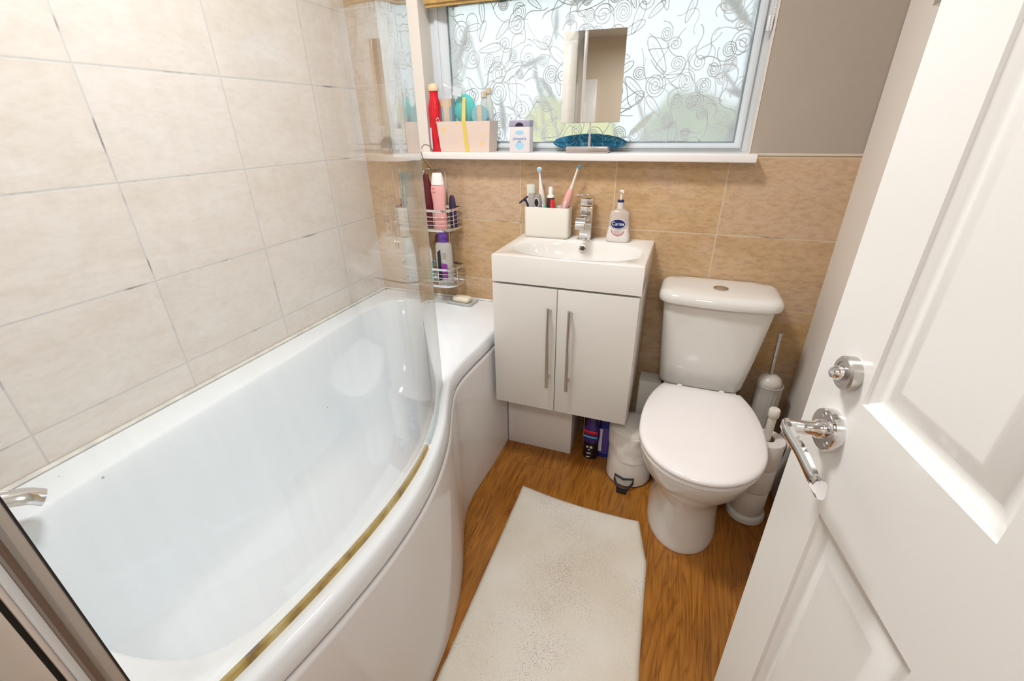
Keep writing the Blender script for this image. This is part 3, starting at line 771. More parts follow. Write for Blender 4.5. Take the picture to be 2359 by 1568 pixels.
# boxed-in pipe casing under the cabinet
tag(MB().box(0.707, 0.990, -0.196, -0.002, 0.0, CZ0 - 0.001).build('pipe_boxing', noisy('boxing_white', (0.80, 0.775, 0.75), 0.01, 5, 0.25), bevel=0.0015), 'white pipe boxing on the floor below the vanity cabinet', 'boxing')
t = thing('waste_pipe', 'white and chrome waste pipes in the shadow under the vanity cabinet', 'pipe', (1.02, -0.03, 0.0))
MB().tube([(1.015, -0.035, 0.0), (1.015, -0.035, 0.3)], 0.010, 12).build('chrome_pipe', m_chrome, t)
MB().tube([(1.052, -0.045, 0.16), (1.052, -0.045, 0.3)], 0.020, 14).build('white_pipe', m_whiteplastic, t)
MB().tube([(0.995, -0.045, 0.14), (1.08, -0.045, 0.13)], 0.012, 12).build('valve', mat('brass_valve', (0.55, 0.42, 0.2), 0.3, metal=1), t)

# ================================================================ toilet
t = thing('toilet', 'white ceramic toilet with closed lid and cistern right of the vanity cabinet', 'toilet', (1.448, -0.35, 0.0))
TXc = 1.447
WPROF = [(0, 0.128), (.06, 0.142), (.2, 0.164), (.4, 0.178), (.58, 0.177), (.72, 0.160), (.84, 0.125), (.92, 0.090), (.97, 0.055), (1.0, 0.0)]
def wat(s):
    s = min(max(s, 0), 1)
    if s > 0.55: return 0.1785 * max(0.0, 1 - ((s - 0.55) / 0.45) ** 2.15) ** 0.5
    for i in range(len(WPROF) - 1):
        if s <= WPROF[i + 1][0]:
            p0 = WPROF[max(i - 1, 0)]; p1 = WPROF[i]; p2 = WPROF[i + 1]; p3 = WPROF[min(i + 2, len(WPROF) - 1)]
            t_ = (s - p1[0]) / (p2[0] - p1[0]); m1 = (p2[1] - p0[1]) / max(p2[0] - p0[0], 1e-6) * (p2[0] - p1[0]); m2 = (p3[1] - p1[1]) / max(p3[0] - p1[0], 1e-6) * (p2[0] - p1[0])
            return (2 * t_**3 - 3 * t_**2 + 1) * p1[1] + (t_**3 - 2 * t_**2 + t_) * m1 + (-2 * t_**3 + 3 * t_**2) * p2[1] + (t_**3 - t_**2) * m2
    return 0
def seat_outline():
    s_ = [0, .03, .08, .15, .22, .3, .38, .46, .52] + [0.55 + 0.45 * math.sin(R(5 * k)) for k in range(1, 18)]
    right = [(wat(s), s) for s in s_]; left = [(-w, s) for w, s in reversed(right)]
    return right + [(0, 1.0)] + left       # from back right around the front to back left
SO = seat_outline()
def seat_ring(z, yb, yf, wscale, d=0.0):
    out = []
    for w, s in SO:
        y = yb + (yf - yb) * s
        out.append((TXc + w * wscale, y, z))
    if d:
        c = Vector((TXc, (yb + yf) / 2, z)); hl = abs(yf - yb) / 2
        out = [(c.x + (p[0] - c.x) * (1 - d / 0.17), c.y + (p[1] - c.y) * (1 - d / hl), z) for p in out]
    return out
# pan
b = MB(); rings = []
for z, yb, yf, ws in ((0.0, -0.16, -0.556, 0.66), (0.02, -0.16, -0.552, 0.645), (0.06, -0.16, -0.545, 0.62), (0.12, -0.16, -0.540, 0.60), (0.175, -0.16, -0.545, 0.615), (0.215, -0.165, -0.562, 0.67), (0.26, -0.17, -0.598, 0.77),
                      (0.305, -0.175, -0.636, 0.875), (0.345, -0.18, -0.660, 0.94), (0.375, -0.18, -0.672, 0.972), (0.392, -0.18, -0.675, 0.985), (0.398, -0.182, -0.670, 0.97)):
    rings.append(seat_ring(z, yb, yf, ws))
b.loft(rings)
b.box(TXc - 0.125, TXc + 0.125, -0.20, -0.02, 0.30, 0.405)
b.box(TXc - 0.085, TXc + 0.085, -0.20, -0.02, 0.0, 0.31)
b.build('pan', m_white, t, bevel=0.004, angle=60)
b = MB(); rings = [seat_ring(0.399, -0.205, -0.676, 0.985), seat_ring(0.401, -0.205, -0.682, 1.0), seat_ring(0.412, -0.205, -0.682, 1.0), seat_ring(0.415, -0.206, -0.678, 0.99)]
b.loft(rings); b.build('seat', mat('seat_white', (0.86, 0.83, 0.80), 0.12), t, angle=60)
b = MB(); rings = [seat_ring(0.4165, -0.205, -0.680, 0.995), seat_ring(0.418, -0.204, -0.686, 1.012), seat_ring(0.424, -0.203, -0.688, 1.017), seat_ring(0.430, -0.204, -0.686, 1.012), seat_ring(0.434, -0.206, -0.681, 0.995), seat_ring(0.437, -0.212, -0.670, 0.965)]
for s in (0.85, 0.6, 0.3, 0.04): rings.append([(TXc + (p[0] - TXc) * s, -0.43 + (p[1] + 0.43) * s, 0.437 + 0.004 * (1 - s)) for p in rings[5]])
b.loft(rings); b.build('lid', mat('lid_white', (0.88, 0.84, 0.82), 0.09, coat=0.2), t, angle=60)
for sx in (-0.07, 0.07): MB().lathe([(0.012, 0), (0.012, 0.02), (0.008, 0.026)], (TXc + sx, -0.192, 0.402), 16).build('hinge', m_whiteplastic, t)
# cistern
b = MB(); rings = []
for z, x0, x1, y0, bow in ((0.405, 1.318, 1.572, -0.140, 0.006), (0.410, 1.306, 1.583, -0.152, 0.008), (0.425, 1.302, 1.587, -0.158, 0.010), (0.55, 1.292, 1.605, -0.165, 0.016), (0.70, 1.282, 1.624, -0.172, 0.020), (0.742, 1.279, 1.628, -0.174, 0.021)):
    rings.append(rrect(x0, x1, y0, -0.012, 0.030, z, 6, bow))
b.loft(rings); b.build('cistern', m_white, t, angle=60)
b = MB(); rings = []
for z, d in ((0.738, 0.008), (0.739, 0.001), (0.745, -0.001), (0.757, -0.001), (0.766, 0.003), (0.773, 0.010), (0.777, 0.022)):
    rings.append(rrect(1.263 + d, 1.643 - d, -0.192 + d, -0.008, 0.040 - d * 0.5, z, 6, 0.022))
rings.append(rrect(1.263 + 0.06, 1.643 - 0.06, -0.192 + 0.06, -0.03, 0.03, 0.779, 6, 0.010))
b.loft(rings); b.build('cistern_lid', m_white, t, angle=60)
b = MB(); b.lathe([(0.024, 0), (0.024, 0.004), (0.020, 0.0055), (0.0195, 0.003), (0.018, 0.003), (0.017, 0.005), (0.002, 0.006)], (1.455, -0.116, 0.7775), 32); b.build('flush_button', m_steel, t)

# toilet brush
t = thing('toilet_brush', 'toilet brush in a tall ribbed grey cream holder between the toilet and right wall', 'toilet brush', (1.682, -0.085, 0.0))
bx, by = 1.682, -0.085
b = MB(); rings = []; N = 72
for r, z in ((0.040, 0.0), (0.040, 0.01), (0.040, 0.05), (0.0415, 0.40), (0.043, 0.428), (0.0445, 0.432), (0.043, 0.434), (0.040, 0.43)):
    fl = 0.0014 if 0.03 < z < 0.41 else 0
    rings.append([(bx + (r + fl * math.cos(18 * 2 * PI * k / N)) * math.cos(2 * PI * k / N), by + (r + fl * math.cos(18 * 2 * PI * k / N)) * math.sin(2 * PI * k / N), z) for k in range(N)])
b.loft(rings); b.build('holder', mat('holder_grey', (0.56, 0.51, 0.46), 0.3), t, angle=50)
b = MB(); b.lathe([(0.037, 0.430), (0.039, 0.436), (0.039, 0.446), (0.034, 0.458), (0.022, 0.468), (0.009, 0.472)], (bx - 0.004, by - 0.002, 0), 32); b.build('cap', mat('cap_cream', (0.66, 0.61, 0.54), 0.3), t)
b = MB(); b.tube([(bx - 0.006, by - 0.002, 0.47), (bx - 0.010, by + 0.004, 0.625)], 0.0065, 14); b.tube([(bx - 0.010, by + 0.004, 0.622), (bx - 0.0101, by + 0.004, 0.632)], 0.0085, 14); b.build('handle', m_steel, t)

# blue bottle behind the toilet
t = thing('cleaner_bottle', 'dark blue cleaner bottle standing in the shadow behind the toilet', 'bottle', (1.628, -0.155, 0.0))
b = MB(); b.lathe([(0.024, 0), (0.026, 0.01), (0.026, 0.22), (0.018, 0.26), (0.011, 0.28), (0.011, 0.295)], (1.622, -0.145, 0), 20, sx=1, sy=0.7); b.build('bottle', mat('deep_blue', (0.01, 0.02, 0.16), 0.3), t)
b = MB(); b.lathe([(0.014, 0.295), (0.014, 0.33), (0.010, 0.335)], (1.622, -0.145, 0), 20); b.build('cap', mat('deep_blue2', (0.008, 0.015, 0.11), 0.3), t)

# spare toilet roll stand
sx_, sy_ = 1.665, -0.292
t = thing('toilet_roll_stand', 'white toilet roll stand with a round base right of the toilet', 'toilet roll holder', (sx_, sy_, 0))
b = MB(); b.lathe([(0.060, 0), (0.063, 0.003), (0.063, 0.020), (0.060, 0.026), (0.054, 0.030), (0.012, 0.032)], (sx_, sy_, 0), 40); b.build('base', m_whiteplastic, t)
b = MB(); b.tube([(sx_, sy_, 0.03), (sx_ + 0.001, sy_, 0.44)], 0.0125, 16); b.build('pole', m_offwhite, t)
b = MB(); b.lathe([(0.0145, 0), (0.0165, 0.003), (0.0165, 0.026), (0.014, 0.030), (0.003, 0.031)], (sx_ + 0.001, sy_, 0.425), 20); b.build('cap', m_offwhite, t)
m_paper = noisy('toilet_paper', (0.84, 0.79, 0.74), 0.03, 30, 0.9, 0.4, 300)
m_core = mat('card_core', (0.45, 0.34, 0.24), 0.8)
labs = ['white toilet roll at the bottom of the stack on the stand beside the toilet', 'white toilet roll in the middle of the stack on the stand', 'white toilet roll on top of the stack with a torn loose end']
r0 = None
for k, zb in enumerate((0.033, 0.135, 0.237)):
    if k == 0:
        t = thing('toilet_roll', labs[0], 'toilet roll', (sx_, sy_, zb), 'toilet rolls stacked on the stand')
        b = MB(); rings = []
        for r, z in ((0.0215, 0), (0.052, 0), (0.0535, 0.003), (0.0535, 0.097), (0.052, 0.100), (0.0215, 0.100), (0.0215, 0)):
            rings.append([(sx_ + r * math.cos(2 * PI * i / 40), sy_ + r * math.sin(2 * PI * i / 40), zb + z) for i in range(40)])
        b.loft(rings, cap0=False, cap1=False); p1 = b.build('paper', m_paper, t)
        b = MB(); rings = []
        for r, z in ((0.0200, 0.001), (0.0215, 0.001), (0.0215, 0.099), (0.0200, 0.099), (0.0200, 0.001)):
            rings.append([(sx_ + r * math.cos(2 * PI * i / 24), sy_ + r * math.sin(2 * PI * i / 24), zb + z) for i in range(24)])
        b.loft(rings, cap0=False, cap1=False); p2 = b.build('core', m_core, t)
        r0 = t
    else:
        t = r0.copy(); COL.objects.link(t); t.location = (sx_ + 0.003 * k, sy_ + 0.002 * k, zb); t['label'] = labs[k]
        for ch in (p1, p2):
            c = ch.copy(); COL.objects.link(c); c.parent = t; c.matrix_parent_inverse = ch.matrix_parent_inverse.copy()
        if k == 2:
            WORLD[t.name] = Matrix.Translation(t.location)
            b = MB(); rr = random.Random(4); grid = []
            for i in range(9):
                a = R(-25 + i * 9); rad = 0.0555
                grid.append([(sx_ + 0.006 + (rad + 0.012 * (j / 5) ** 2) * math.cos(a), sy_ + 0.004 + (rad + 0.012 * (j / 5) ** 2) * math.sin(a), 0.335 + (0.028 * rr.random() if j == 5 else 0.0) - 0.016 * (5 - j) + 0.02) for j in range(6)])
            vs = [p for g in grid for p in g]; fs = [(i * 6 + j, (i + 1) * 6 + j, (i + 1) * 6 + j + 1, i * 6 + j + 1) for i in range(8) for j in range(5)]
            b.add(vs, fs); b.build('loose_sheet', m_paper, t, angle=180)

# ================================================================ pedal bin, bag, bottles under the cabinet
t = thing('pedal_bin', 'small white round pedal bin with a black pedal left of the toilet', 'bin', (1.238, -0.228, 0))
bx, by = 1.238, -0.228
b = MB(); b.lathe([(0.086, 0.006), (0.087, 0.012), (0.085, 0.10), (0.083, 0.215), (0.082, 0.22)], (bx, by, 0), 48); b.build('bucket', noisy('bin_white', (0.80, 0.78, 0.73), 0.02, 6, 0.25), t)
b = MB(); b.lathe([(0.084, 0), (0.086, 0.002), (0.086, 0.006), (0.084, 0.008)], (bx, by, 0), 48); b.build('base_ring', m_black, t)
b = MB(); b.lathe([(0.084, 0.219), (0.085, 0.224), (0.083, 0.238), (0.070, 0.252), (0.045, 0.260), (0.005, 0.263)], (bx, by, 0), 48); b.build('lid', mat('bin_lid', (0.80, 0.78, 0.70), 0.3), t)
# black pedal loop standing off the front
dirv = Vector((-0.08, -1, 0)).normalized(); sidev = Vector((1, -0.08, 0)).normalized(); base = Vector((bx, by, 0)) + dirv * 0.088
loop = []
for u, z, o in ((-0.036, 0.048, -0.006), (0, 0.043, 0.003), (0.036, 0.048, -0.006), (0.034, 0.028, 0.002), (0.020, 0.012, 0.012), (0, 0.007, 0.016), (-0.020, 0.012, 0.012), (-0.034, 0.028, 0.002)):
    loop.append(base + sidev * u + dirv * o + Vector((0, 0, z)))
b = MB(); b.tube(loop, 0.0045, 8, closed=True)
c = base + dirv * 0.026; b.loft([[tuple(c + sidev * u + dirv * v + Vector((0, 0, z))) for u, v in ((-0.022, -0.012), (0.022, -0.012), (0.018, 0.012), (-0.018, 0.012))] for z in (0.001, 0.010)])
b.build('pedal', m_black, t)
# liner folded over the rim
def crumple(cx, cy, z0, z1, r0, r1, seed, M, name, parent, amp=0.012, squash=1.0, n=56, m_=22, a0=0, a1=360, top_cap=True):
    b = MB(); rings = []
    for j in range(m_):
        t_ = j / (m_ - 1); r = r0 + (r1 - r0) * t_; z = z0 + (z1 - z0) * t_; ring = []
        for k in range(n):
            a = 2 * PI * k / n
            q = noise.noise(Vector((math.cos(a) * 2.3 + seed, math.sin(a) * 2.3, t_ * 2.2))) * amp + abs(noise.noise(Vector((math.cos(a) * 6 + seed, math.sin(a) * 6, t_ * 3)))) * amp * 0.7
            ring.append((cx + (r + q) * math.cos(a), cy + (r + q) * math.sin(a) * squash, z + 0.4 * q * (1 if 0 < j < m_ - 1 else 0)))
        rings.append(ring)
    b.loft(rings, cap0=True, cap1=top_cap); return b.build(name, M, parent, angle=75)
m_bag = noisy('bin_bag', (0.83, 0.80, 0.75), 0.02, 10, 0.32)
crumple(bx, by, 0.118, 0.232, 0.0855, 0.087, 2.0, m_bag, 'liner', t, 0.006)
t2 = thing('carrier_bag', 'crumpled white plastic bag wedged between blue bottle and pedal bin', 'bag', (1.170, -0.150, 0))
crumple(1.1735, -0.128, 0.002, 0.215, 0.020, 0.016, 7.0, m_bag, 'bag', t2, 0.011, 1.25)
tag(MB().loft([rrect(1.230, 1.316, -0.100, -0.020, 0.010, z) for z in (0.0, 0.365)]).build('storage_tub', noisy('tub_white', (0.80, 0.78, 0.72), 0.02, 6, 0.35), bevel=0.003), 'tall plain off-white tub against the back wall behind the pedal bin', 'tub')

def spray_bottle():
    t = thing('cleaning_spray', 'purple and black cleaning spray bottle under the vanity cabinet', 'bottle', (1.075, -0.185, 0))
    cx, cy = 1.074, -0.180
    prof = [(0.030, 0.0), (0.032, 0.004), (0.031, 0.05), (0.031, 0.085), (0.034, 0.115), (0.033, 0.145), (0.024, 0.172), (0.019, 0.20), (0.017, 0.215), (0.012, 0.225)]
    mblack = mat('spray_black', (0.012, 0.010, 0.016), 0.25); mpurp = mat('spray_purple', (0.055, 0.020, 0.20), 0.2)
    b = MB()
    i = 4; b.lathe(prof[:i + 0], (cx, cy, 0), 28, mblack, sy=0.62, cap1=False); b.lathe(prof[i - 1:], (cx, cy, 0), 28, mpurp, sy=0.62, cap0=False)
    b.build('bottle', None, t)
    b = MB(); b.lathe([(0.014, 0.222), (0.014, 0.245), (0.010, 0.25)], (cx, cy, 0), 16); b.box(cx - 0.009, cx + 0.009, cy - 0.034, cy + 0.02, 0.247, 0.272); b.build('spray_head', mat('spray_head', (0.04, 0.03, 0.16), 0.3), t, bevel=0.002)
    def band(z0, z1, M, name, a0, a1, r=0.0345):
        b = MB(); n_ = 10; vs = []
        for z in (z0, z1):
            for k in range(n_ + 1):
                a = R(a0 + (a1 - a0) * k / n_); vs.append((cx + r * math.cos(a), cy + r * 0.62 * math.sin(a), z + 0.004 * math.sin(k / n_ * PI)))
        b.add(vs, [(k, k + 1, n_ + 2 + k, n_ + 1 + k) for k in range(n_)]); o = b.build(name, M, t, angle=180)
        md = o.modifiers.new('thick', 'SOLIDIFY'); md.thickness = 0.0006; md.offset = 1
    band(0.128, 0.144, mat('label_red', (0.75, 0.02, 0.03), 0.4), 'red_label', 205, 320, 0.0346)
    band(0.108, 0.117, mat('label_cyan', (0.10, 0.55, 0.70), 0.4), 'cyan_label', 205, 320, 0.0349)
    mw = mat('label_white', (0.9, 0.9, 0.9), 0.4)
    b = MB()
    for x0, x1, z0, z1 in ((-0.013, -0.004, 0.060, 0.068), (0.002, 0.012, 0.058, 0.069), (-0.005, 0.002, 0.046, 0.052), (-0.012, 0.004, 0.010, 0.014), (-0.010, 0.008, 0.032, 0.034), (-0.010, 0.008, 0.027, 0.029)):
        b.box(cx + x0 - 0.003, cx + x1 - 0.003, cy - 0.0204, cy - 0.0196, z0, z1)
    b.build('label_marks', mw, t, smooth=False)
spray_bottle()
t = thing('blue_bottle', 'blue bottle with a white label between the purple spray and the white bag', 'bottle', (1.125, -0.14, 0))
b = MB(); cx, cy = 1.124, -0.150
b.loft([rrect(cx - 0.026, cx + 0.026, cy - 0.018, cy + 0.018, 0.012, z) for z in (0.0, 0.02)], mat('bottle_blue', (0.01, 0.025, 0.25), 0.25))
b.loft([rrect(cx - 0.026, cx + 0.026, cy - 0.018, cy + 0.018, 0.012, z) for z in (0.02, 0.15)], mat('bottle_violet', (0.10, 0.07, 0.35), 0.3))
b.build('bottle', None, t)
b = MB(); b.loft([rrect(cx - w, cx + w, cy - d, cy + d, min(w, d) * 0.7, z) for z, w, d in ((0.15, 0.026, 0.018), (0.165, 0.024, 0.018), (0.235, 0.026, 0.020), (0.245, 0.020, 0.016))]); b.build('cap', mat('cap_blue', (0.008, 0.02, 0.30), 0.3), t)
MB().box(cx - 0.022, cx - 0.008, cy - 0.0190, cy - 0.0182, 0.03, 0.145).build('label', m_whiteplastic, t, smooth=False)

# ================================================================ bath mat
def mat_mat():
    M = mat('bath_mat_cloth', (0.75, 0.70, 0.62), 0.95, spec=0.1); n, l = nt(M); bs = n['Principled BSDF']
    tc = n.new('ShaderNodeTexCoord')
    n1 = n.new('ShaderNodeTexNoise'); n1.inputs['Scale'].default_value = 3.5; n1.inputs['Detail'].default_value = 6; l.new(tc.outputs['Object'], n1.inputs['Vector'])
    r1 = ramp(n, [(0.35, (0.71, 0.64, 0.53)), (0.62, (0.79, 0.745, 0.67))]); l.new(n1.outputs['Fac'], r1.inputs[0])
    v = n.new('ShaderNodeTexVoronoi'); v.inputs['Scale'].default_value = 290; l.new(tc.outputs['Object'], v.inputs['Vector'])
    n2 = n.new('ShaderNodeTexNoise'); n2.inputs['Scale'].default_value = 5; n2.inputs['Detail'].default_value = 4; l.new(tc.outputs['Object'], n2.inputs['Vector'])
    # pile opens into dark specks here and there
    th = math_node(n, l, 'MULTIPLY', math_node(n, l, 'MAXIMUM', math_node(n, l, 'SUBTRACT', n2.outputs['Fac'], 0.20), 0.0), 0.66)
    f = math_node(n, l, 'LESS_THAN', v.outputs['Distance'], th)
    c = mix_rgb(n, l, math_node(n, l, 'MULTIPLY', f, 0.7), r1.outputs[0], (0.22, 0.19, 0.15)); l.new(c, bs.inputs['Base Color'])
    bp = n.new('ShaderNodeBump'); bp.inputs['Strength'].default_value = 0.6; bp.inputs['Distance'].default_value = 0.002
    n3 = n.new('ShaderNodeTexNoise'); n3.inputs['Scale'].default_value = 330; n3.inputs['Detail'].default_value = 3; l.new(tc.outputs['Object'], n3.inputs['Vector'])
    l.new(n3.outputs['Fac'], bp.inputs['Height']); l.new(bp.outputs[0], bs.inputs['Normal'])
    return M
NXm, NYm = 44, 70
c00 = Vector((0.878, -1.25)); c10 = Vector((1.372, -1.25)); c01 = Vector((0.861, -0.443)); c11 = Vector((1.345, -0.462))
vs = []
for j in range(NYm + 1):
    for i in range(NXm + 1):
        u, v = i / NXm, j / NYm
        p = c00 * (1 - u) * (1 - v) + c10 * u * (1 - v) + c01 * (1 - u) * v + c11 * u * v
        # top edge dips toward the middle, right top corner is pushed in by the toilet
        p.y -= 0.018 * math.sin(u * PI) * v ** 6
        k = max(0, 1 - math.hypot((u - 1) * 3.2, (v - 1) * 4.5))
        p.x -= 0.035 * k; p.y -= 0.010 * k
        edge = min(u, 1 - u, v, 1 - v)
        z = 0.010 + 0.0012 * noise.noise(Vector((p.x * 9, p.y * 9, 0))) + 0.0006 * noise.noise(Vector((p.x * 60, p.y * 60, 3))) + 0.010 * k
        z *= min(1, 0.35 + edge * 40)
        x = p.x + 0.0015 * noise.noise(Vector((p.y * 25, i, 1))) * (1 if i in (0, NXm) else 0)
        vs.append((x, p.y + 0.0012 * noise.noise(Vector((p.x * 25, 2, j))) * (1 if j in (0, NYm) else 0), z))
fs = [(j * (NXm + 1) + i, j * (NXm + 1) + i + 1, (j + 1) * (NXm + 1) + i + 1, (j + 1) * (NXm + 1) + i) for j in range(NYm) for i in range(NXm)]
nn = len(vs); bd = [i for i in range(NXm + 1)] + [j * (NXm + 1) + NXm for j in range(1, NYm + 1)] + [NYm * (NXm + 1) + i for i in range(NXm - 1, -1, -1)] + [j * (NXm + 1) for j in range(NYm - 1, 0, -1)]
low = {}
for k in bd: low[k] = len(vs); vs.append((vs[k][0], vs[k][1], 0.0005))
for a, c in zip(bd, bd[1:] + bd[:1]): fs.append((c, a, low[a], low[c]))
b = MB(); b.add(vs, fs)
tag(b.build('bath_mat', mat_mat(), angle=70), 'cream pile bath mat on the wood floor beside the bath', 'bath mat')

# ================================================================ soap dish on the bath ledge
t = thing('soap_dish', 'clear plastic soap dish on the bath ledge against the back wall', 'soap dish', (0.455, -0.062, ZB))
mxs = Matrix.Translation((0.447, -0.062, ZB)) @ Matrix.Rotation(R(-4), 4, 'Z')
m_dish = mat('dish_clear', (0.85, 0.85, 0.82), 0.1, trans=0.55, ior=1.3)
rg = lambda z, d: rrect(-0.062 + d, 0.062 - d, -0.038 + d, 0.038 - d, 0.008, z)
b = MB(); b.loft([rg(0.001, 0.004), rg(0.002, 0.001), rg(0.012, 0.0), rg(0.0135, 0.002), rg(0.012, 0.004), rg(0.006, 0.007)], mx=mxs)
b.build('dish', m_dish, t, angle=50)
t = thing('soap_bar', 'cream bar of soap lying in the clear soap dish', 'soap', (0.447, -0.060, ZB + 0.006))
rg = lambda z, d: rrect(-0.040 + d, 0.040 - d, -0.022 + d, 0.022 - d, 0.010, z)
b = MB(); b.loft([rg(0.0065, 0.004), rg(0.012, 0.0), rg(0.022, 0.0), rg(0.028, 0.004), rg(0.030, 0.009)], mx=mxs); b.build('bar', mat('soap_cream', (0.84, 0.78, 0.62), 0.35), t, angle=70)

# ================================================================ shower caddy hanging off the sill
t = thing('shower_caddy', 'two-tier chrome wire shower caddy hanging from the window sill', 'shower caddy', (0.312, -0.075, 0.66))
def ubasket(x0, x1, y0, y1, z):
    pts = [(x1, y1, z)]; r = 0.055
    for k in range(9): a = R(0 - 90 * k / 8); pts.append((x1 - r + r * math.cos(a), y0 + r + r * math.sin(a), z))
    for k in range(9): a = R(270 - 90 * k / 8); pts.append((x0 + r + r * math.cos(a), y0 + r + r * math.sin(a), z))
    pts.append((x0, y1, z)); return pts
for name, z0, z1 in (('upper_basket', 0.905, 0.985), ('lower_basket', 0.672, 0.748)):
    b = MB()
    for z in (z0, z0 + 0.024, z0 + 0.040, z0 + 0.056): b.tube(ubasket(0.182, 0.446, -0.130, -0.022, z), 0.0014, 6, closed=True)
    for z in (z0 + 0.004, z1): b.tube(ubasket(0.180, 0.448, -0.132, -0.021, z), 0.0058, 6, closed=True, flat=(0.25, 1))
    for x in [0.20 + 0.019 * k for k in range(13)]: b.tube([(x, -0.022, z0), (x, -0.128 if 0.225 < x < 0.405 else -0.085, z0)], 0.0011, 5)
    for (x, y) in ((0.180, -0.04), (0.181, -0.09), (0.448, -0.04), (0.447, -0.09), (0.24, -0.131), (0.31, -0.131), (0.38, -0.131)):
        b.tube([(x, y, z0), (x, y, z1)], 0.0013, 6)
    b.build(name, m_chrome, t)
b = MB()
for sg in (-1, 1):
    b.tube(catmull([(0.330, -0.014, 1.128), (0.33 + sg * 0.030, -0.012, 1.128), (0.33 + sg * 0.048, -0.011, 1.118), (0.33 + sg * 0.052, -0.010, 1.08), (0.33 + sg * 0.052, -0.016, 0.90), (0.33 + sg * 0.052, -0.016, 0.67)], 5), 0.0017, 6)
b.build('back_frame', m_chrome, t)
b = MB(); b.tube(catmull([(0.350, -0.014, 1.122), (0.338, -0.040, 1.128), (0.325, -0.066, 1.160), (0.316, -0.070, 1.196), (0.318, -0.050, 1.218), (0.332, -0.030, 1.214), (0.342, -0.022, 1.196)], 6), 0.0016, 6); b.build('hook', mat('hook_dark', (0.25, 0.2, 0.16), 0.3, metal=0.8), t)

def bottle(name, label, cat, x, y, z, body, M, cap=None, Mc=None, sy=0.6, n=28, group=None, rot=0):
    t = thing(name, label, cat, (x, y, z), group)
    mx = Matrix.Translation((x, y, z)) @ Matrix.Rotation(R(rot), 4, 'Z')
    MB().lathe(body, (0, 0, 0), n, sy=sy, mx=mx).build('bottle', M, t)
    if cap: MB().lathe(cap, (0, 0, 0), n, sy=max(sy, 0.7), mx=mx).build('cap', Mc, t)
    return t
ub = 0.908
pk = bottle('shower_gel_bottle', 'pale pink bottle with a white cap at the right of the upper caddy basket', 'bottle', 0.390, -0.092, ub, [(0.026, 0), (0.029, 0.005), (0.028, 0.06), (0.027, 0.10), (0.0305, 0.135), (0.032, 0.150), (0.030, 0.163), (0.027, 0.172)], mat('gel_pink', (0.80, 0.40, 0.38), 0.35),
       [(0.0272, 0.172), (0.0265, 0.180), (0.0215, 0.205), (0.0195, 0.212), (0.017, 0.214)], m_whiteplastic)
MB().box(0.374, 0.384, -0.1118, -0.1108, ub + 0.157, ub + 0.159).box(0.374, 0.388, -0.1118, -0.1108, ub + 0.145, ub + 0.1465).build('label_marks', mat('pink_red', (0.6, 0.1, 0.12), 0.4), pk, smooth=False)
bottle('shampoo_bottle', 'dark red curved bottle behind the pink one in the upper caddy basket', 'bottle', 0.322, -0.062, ub, [(0.026, 0), (0.030, 0.005), (0.031, 0.07), (0.028, 0.13), (0.020, 0.165), (0.014, 0.185), (0.012, 0.20), (0.006, 0.208)], mat('dark_red', (0.10, 0.008, 0.012), 0.2))
bottle('cleanser_bottle', 'short dark purple bottle at the right end of the upper caddy basket', 'bottle', 0.428, -0.055, ub, [(0.013, 0), (0.015, 0.004), (0.015, 0.09), (0.012, 0.115), (0.007, 0.128)], mat('dark_purple', (0.05, 0.03, 0.08), 0.3))
bottle('body_wash_bottle', 'tall teal bottle at the left of the upper caddy basket behind the glass', 'bottle', 0.246, -0.080, ub, [(0.026, 0), (0.030, 0.005), (0.031, 0.09), (0.030, 0.12)], mat('clear_grey', (0.42, 0.52, 0.53), 0.25),
       [(0.0302, 0.12), (0.032, 0.125), (0.033, 0.17), (0.032, 0.205), (0.026, 0.212)], mat('teal_dark', (0.03, 0.25, 0.28), 0.3), sy=0.7)
bottle('lotion_bottle', 'slim navy capped bottle at the left end of the upper caddy basket', 'bottle', 0.203, -0.050, ub, [(0.012, 0), (0.015, 0.004), (0.015, 0.07), (0.012, 0.09)], mat('grey_blue', (0.35, 0.42, 0.46), 0.3), [(0.012, 0.09), (0.012, 0.125), (0.008, 0.13)], m_navy, sy=1)
lb = 0.6745
sh = bottle('conditioner_bottle', 'silver bottle with a purple cap in the lower caddy basket', 'bottle', 0.394, -0.094, lb, [(0.034, 0), (0.0375, 0.004), (0.038, 0.10), (0.037, 0.165), (0.034, 0.176), (0.020, 0.182)], mat('silver_grey', (0.50, 0.48, 0.44), 0.3, metal=0.2),
       [(0.020, 0.182), (0.0205, 0.19), (0.0185, 0.215), (0.018, 0.222)], mat('cap_purple', (0.13, 0.05, 0.36), 0.3), sy=0.62)
fy = -0.094 - 0.0252
b = MB(); b.add([(0.374, fy, lb + 0.02), (0.392, fy - 0.0003, lb + 0.030), (0.390, fy - 0.0003, lb + 0.155), (0.376, fy, lb + 0.145)], [(0, 1, 2, 3)]); o = b.build('black_label', m_black, sh, smooth=False)
o.modifiers.new('thick', 'SOLIDIFY').thickness = 0.0005
b = MB(); b.add([(0.393, fy - 0.0003, lb + 0.030), (0.416, fy + 0.0040, lb + 0.036), (0.416, fy + 0.0040, lb + 0.095), (0.393, fy - 0.0003, lb + 0.098)], [(0, 1, 2, 3)]); o = b.build('purple_label', mat('magenta_purple', (0.25, 0.04, 0.30), 0.4), sh, smooth=False)
o.modifiers.new('thick', 'SOLIDIFY').thickness = 0.0005
b = MB()
for z, x0, x1 in ((0.128, 0.396, 0.412), (0.138, 0.398, 0.414), (0.118, 0.396, 0.414)): b.box(x0, x1, fy + 0.0008, fy + 0.0016, lb + z, lb + z + 0.003)
b.build('label_marks', mat('olive', (0.35, 0.32, 0.2), 0.5), sh, smooth=False)
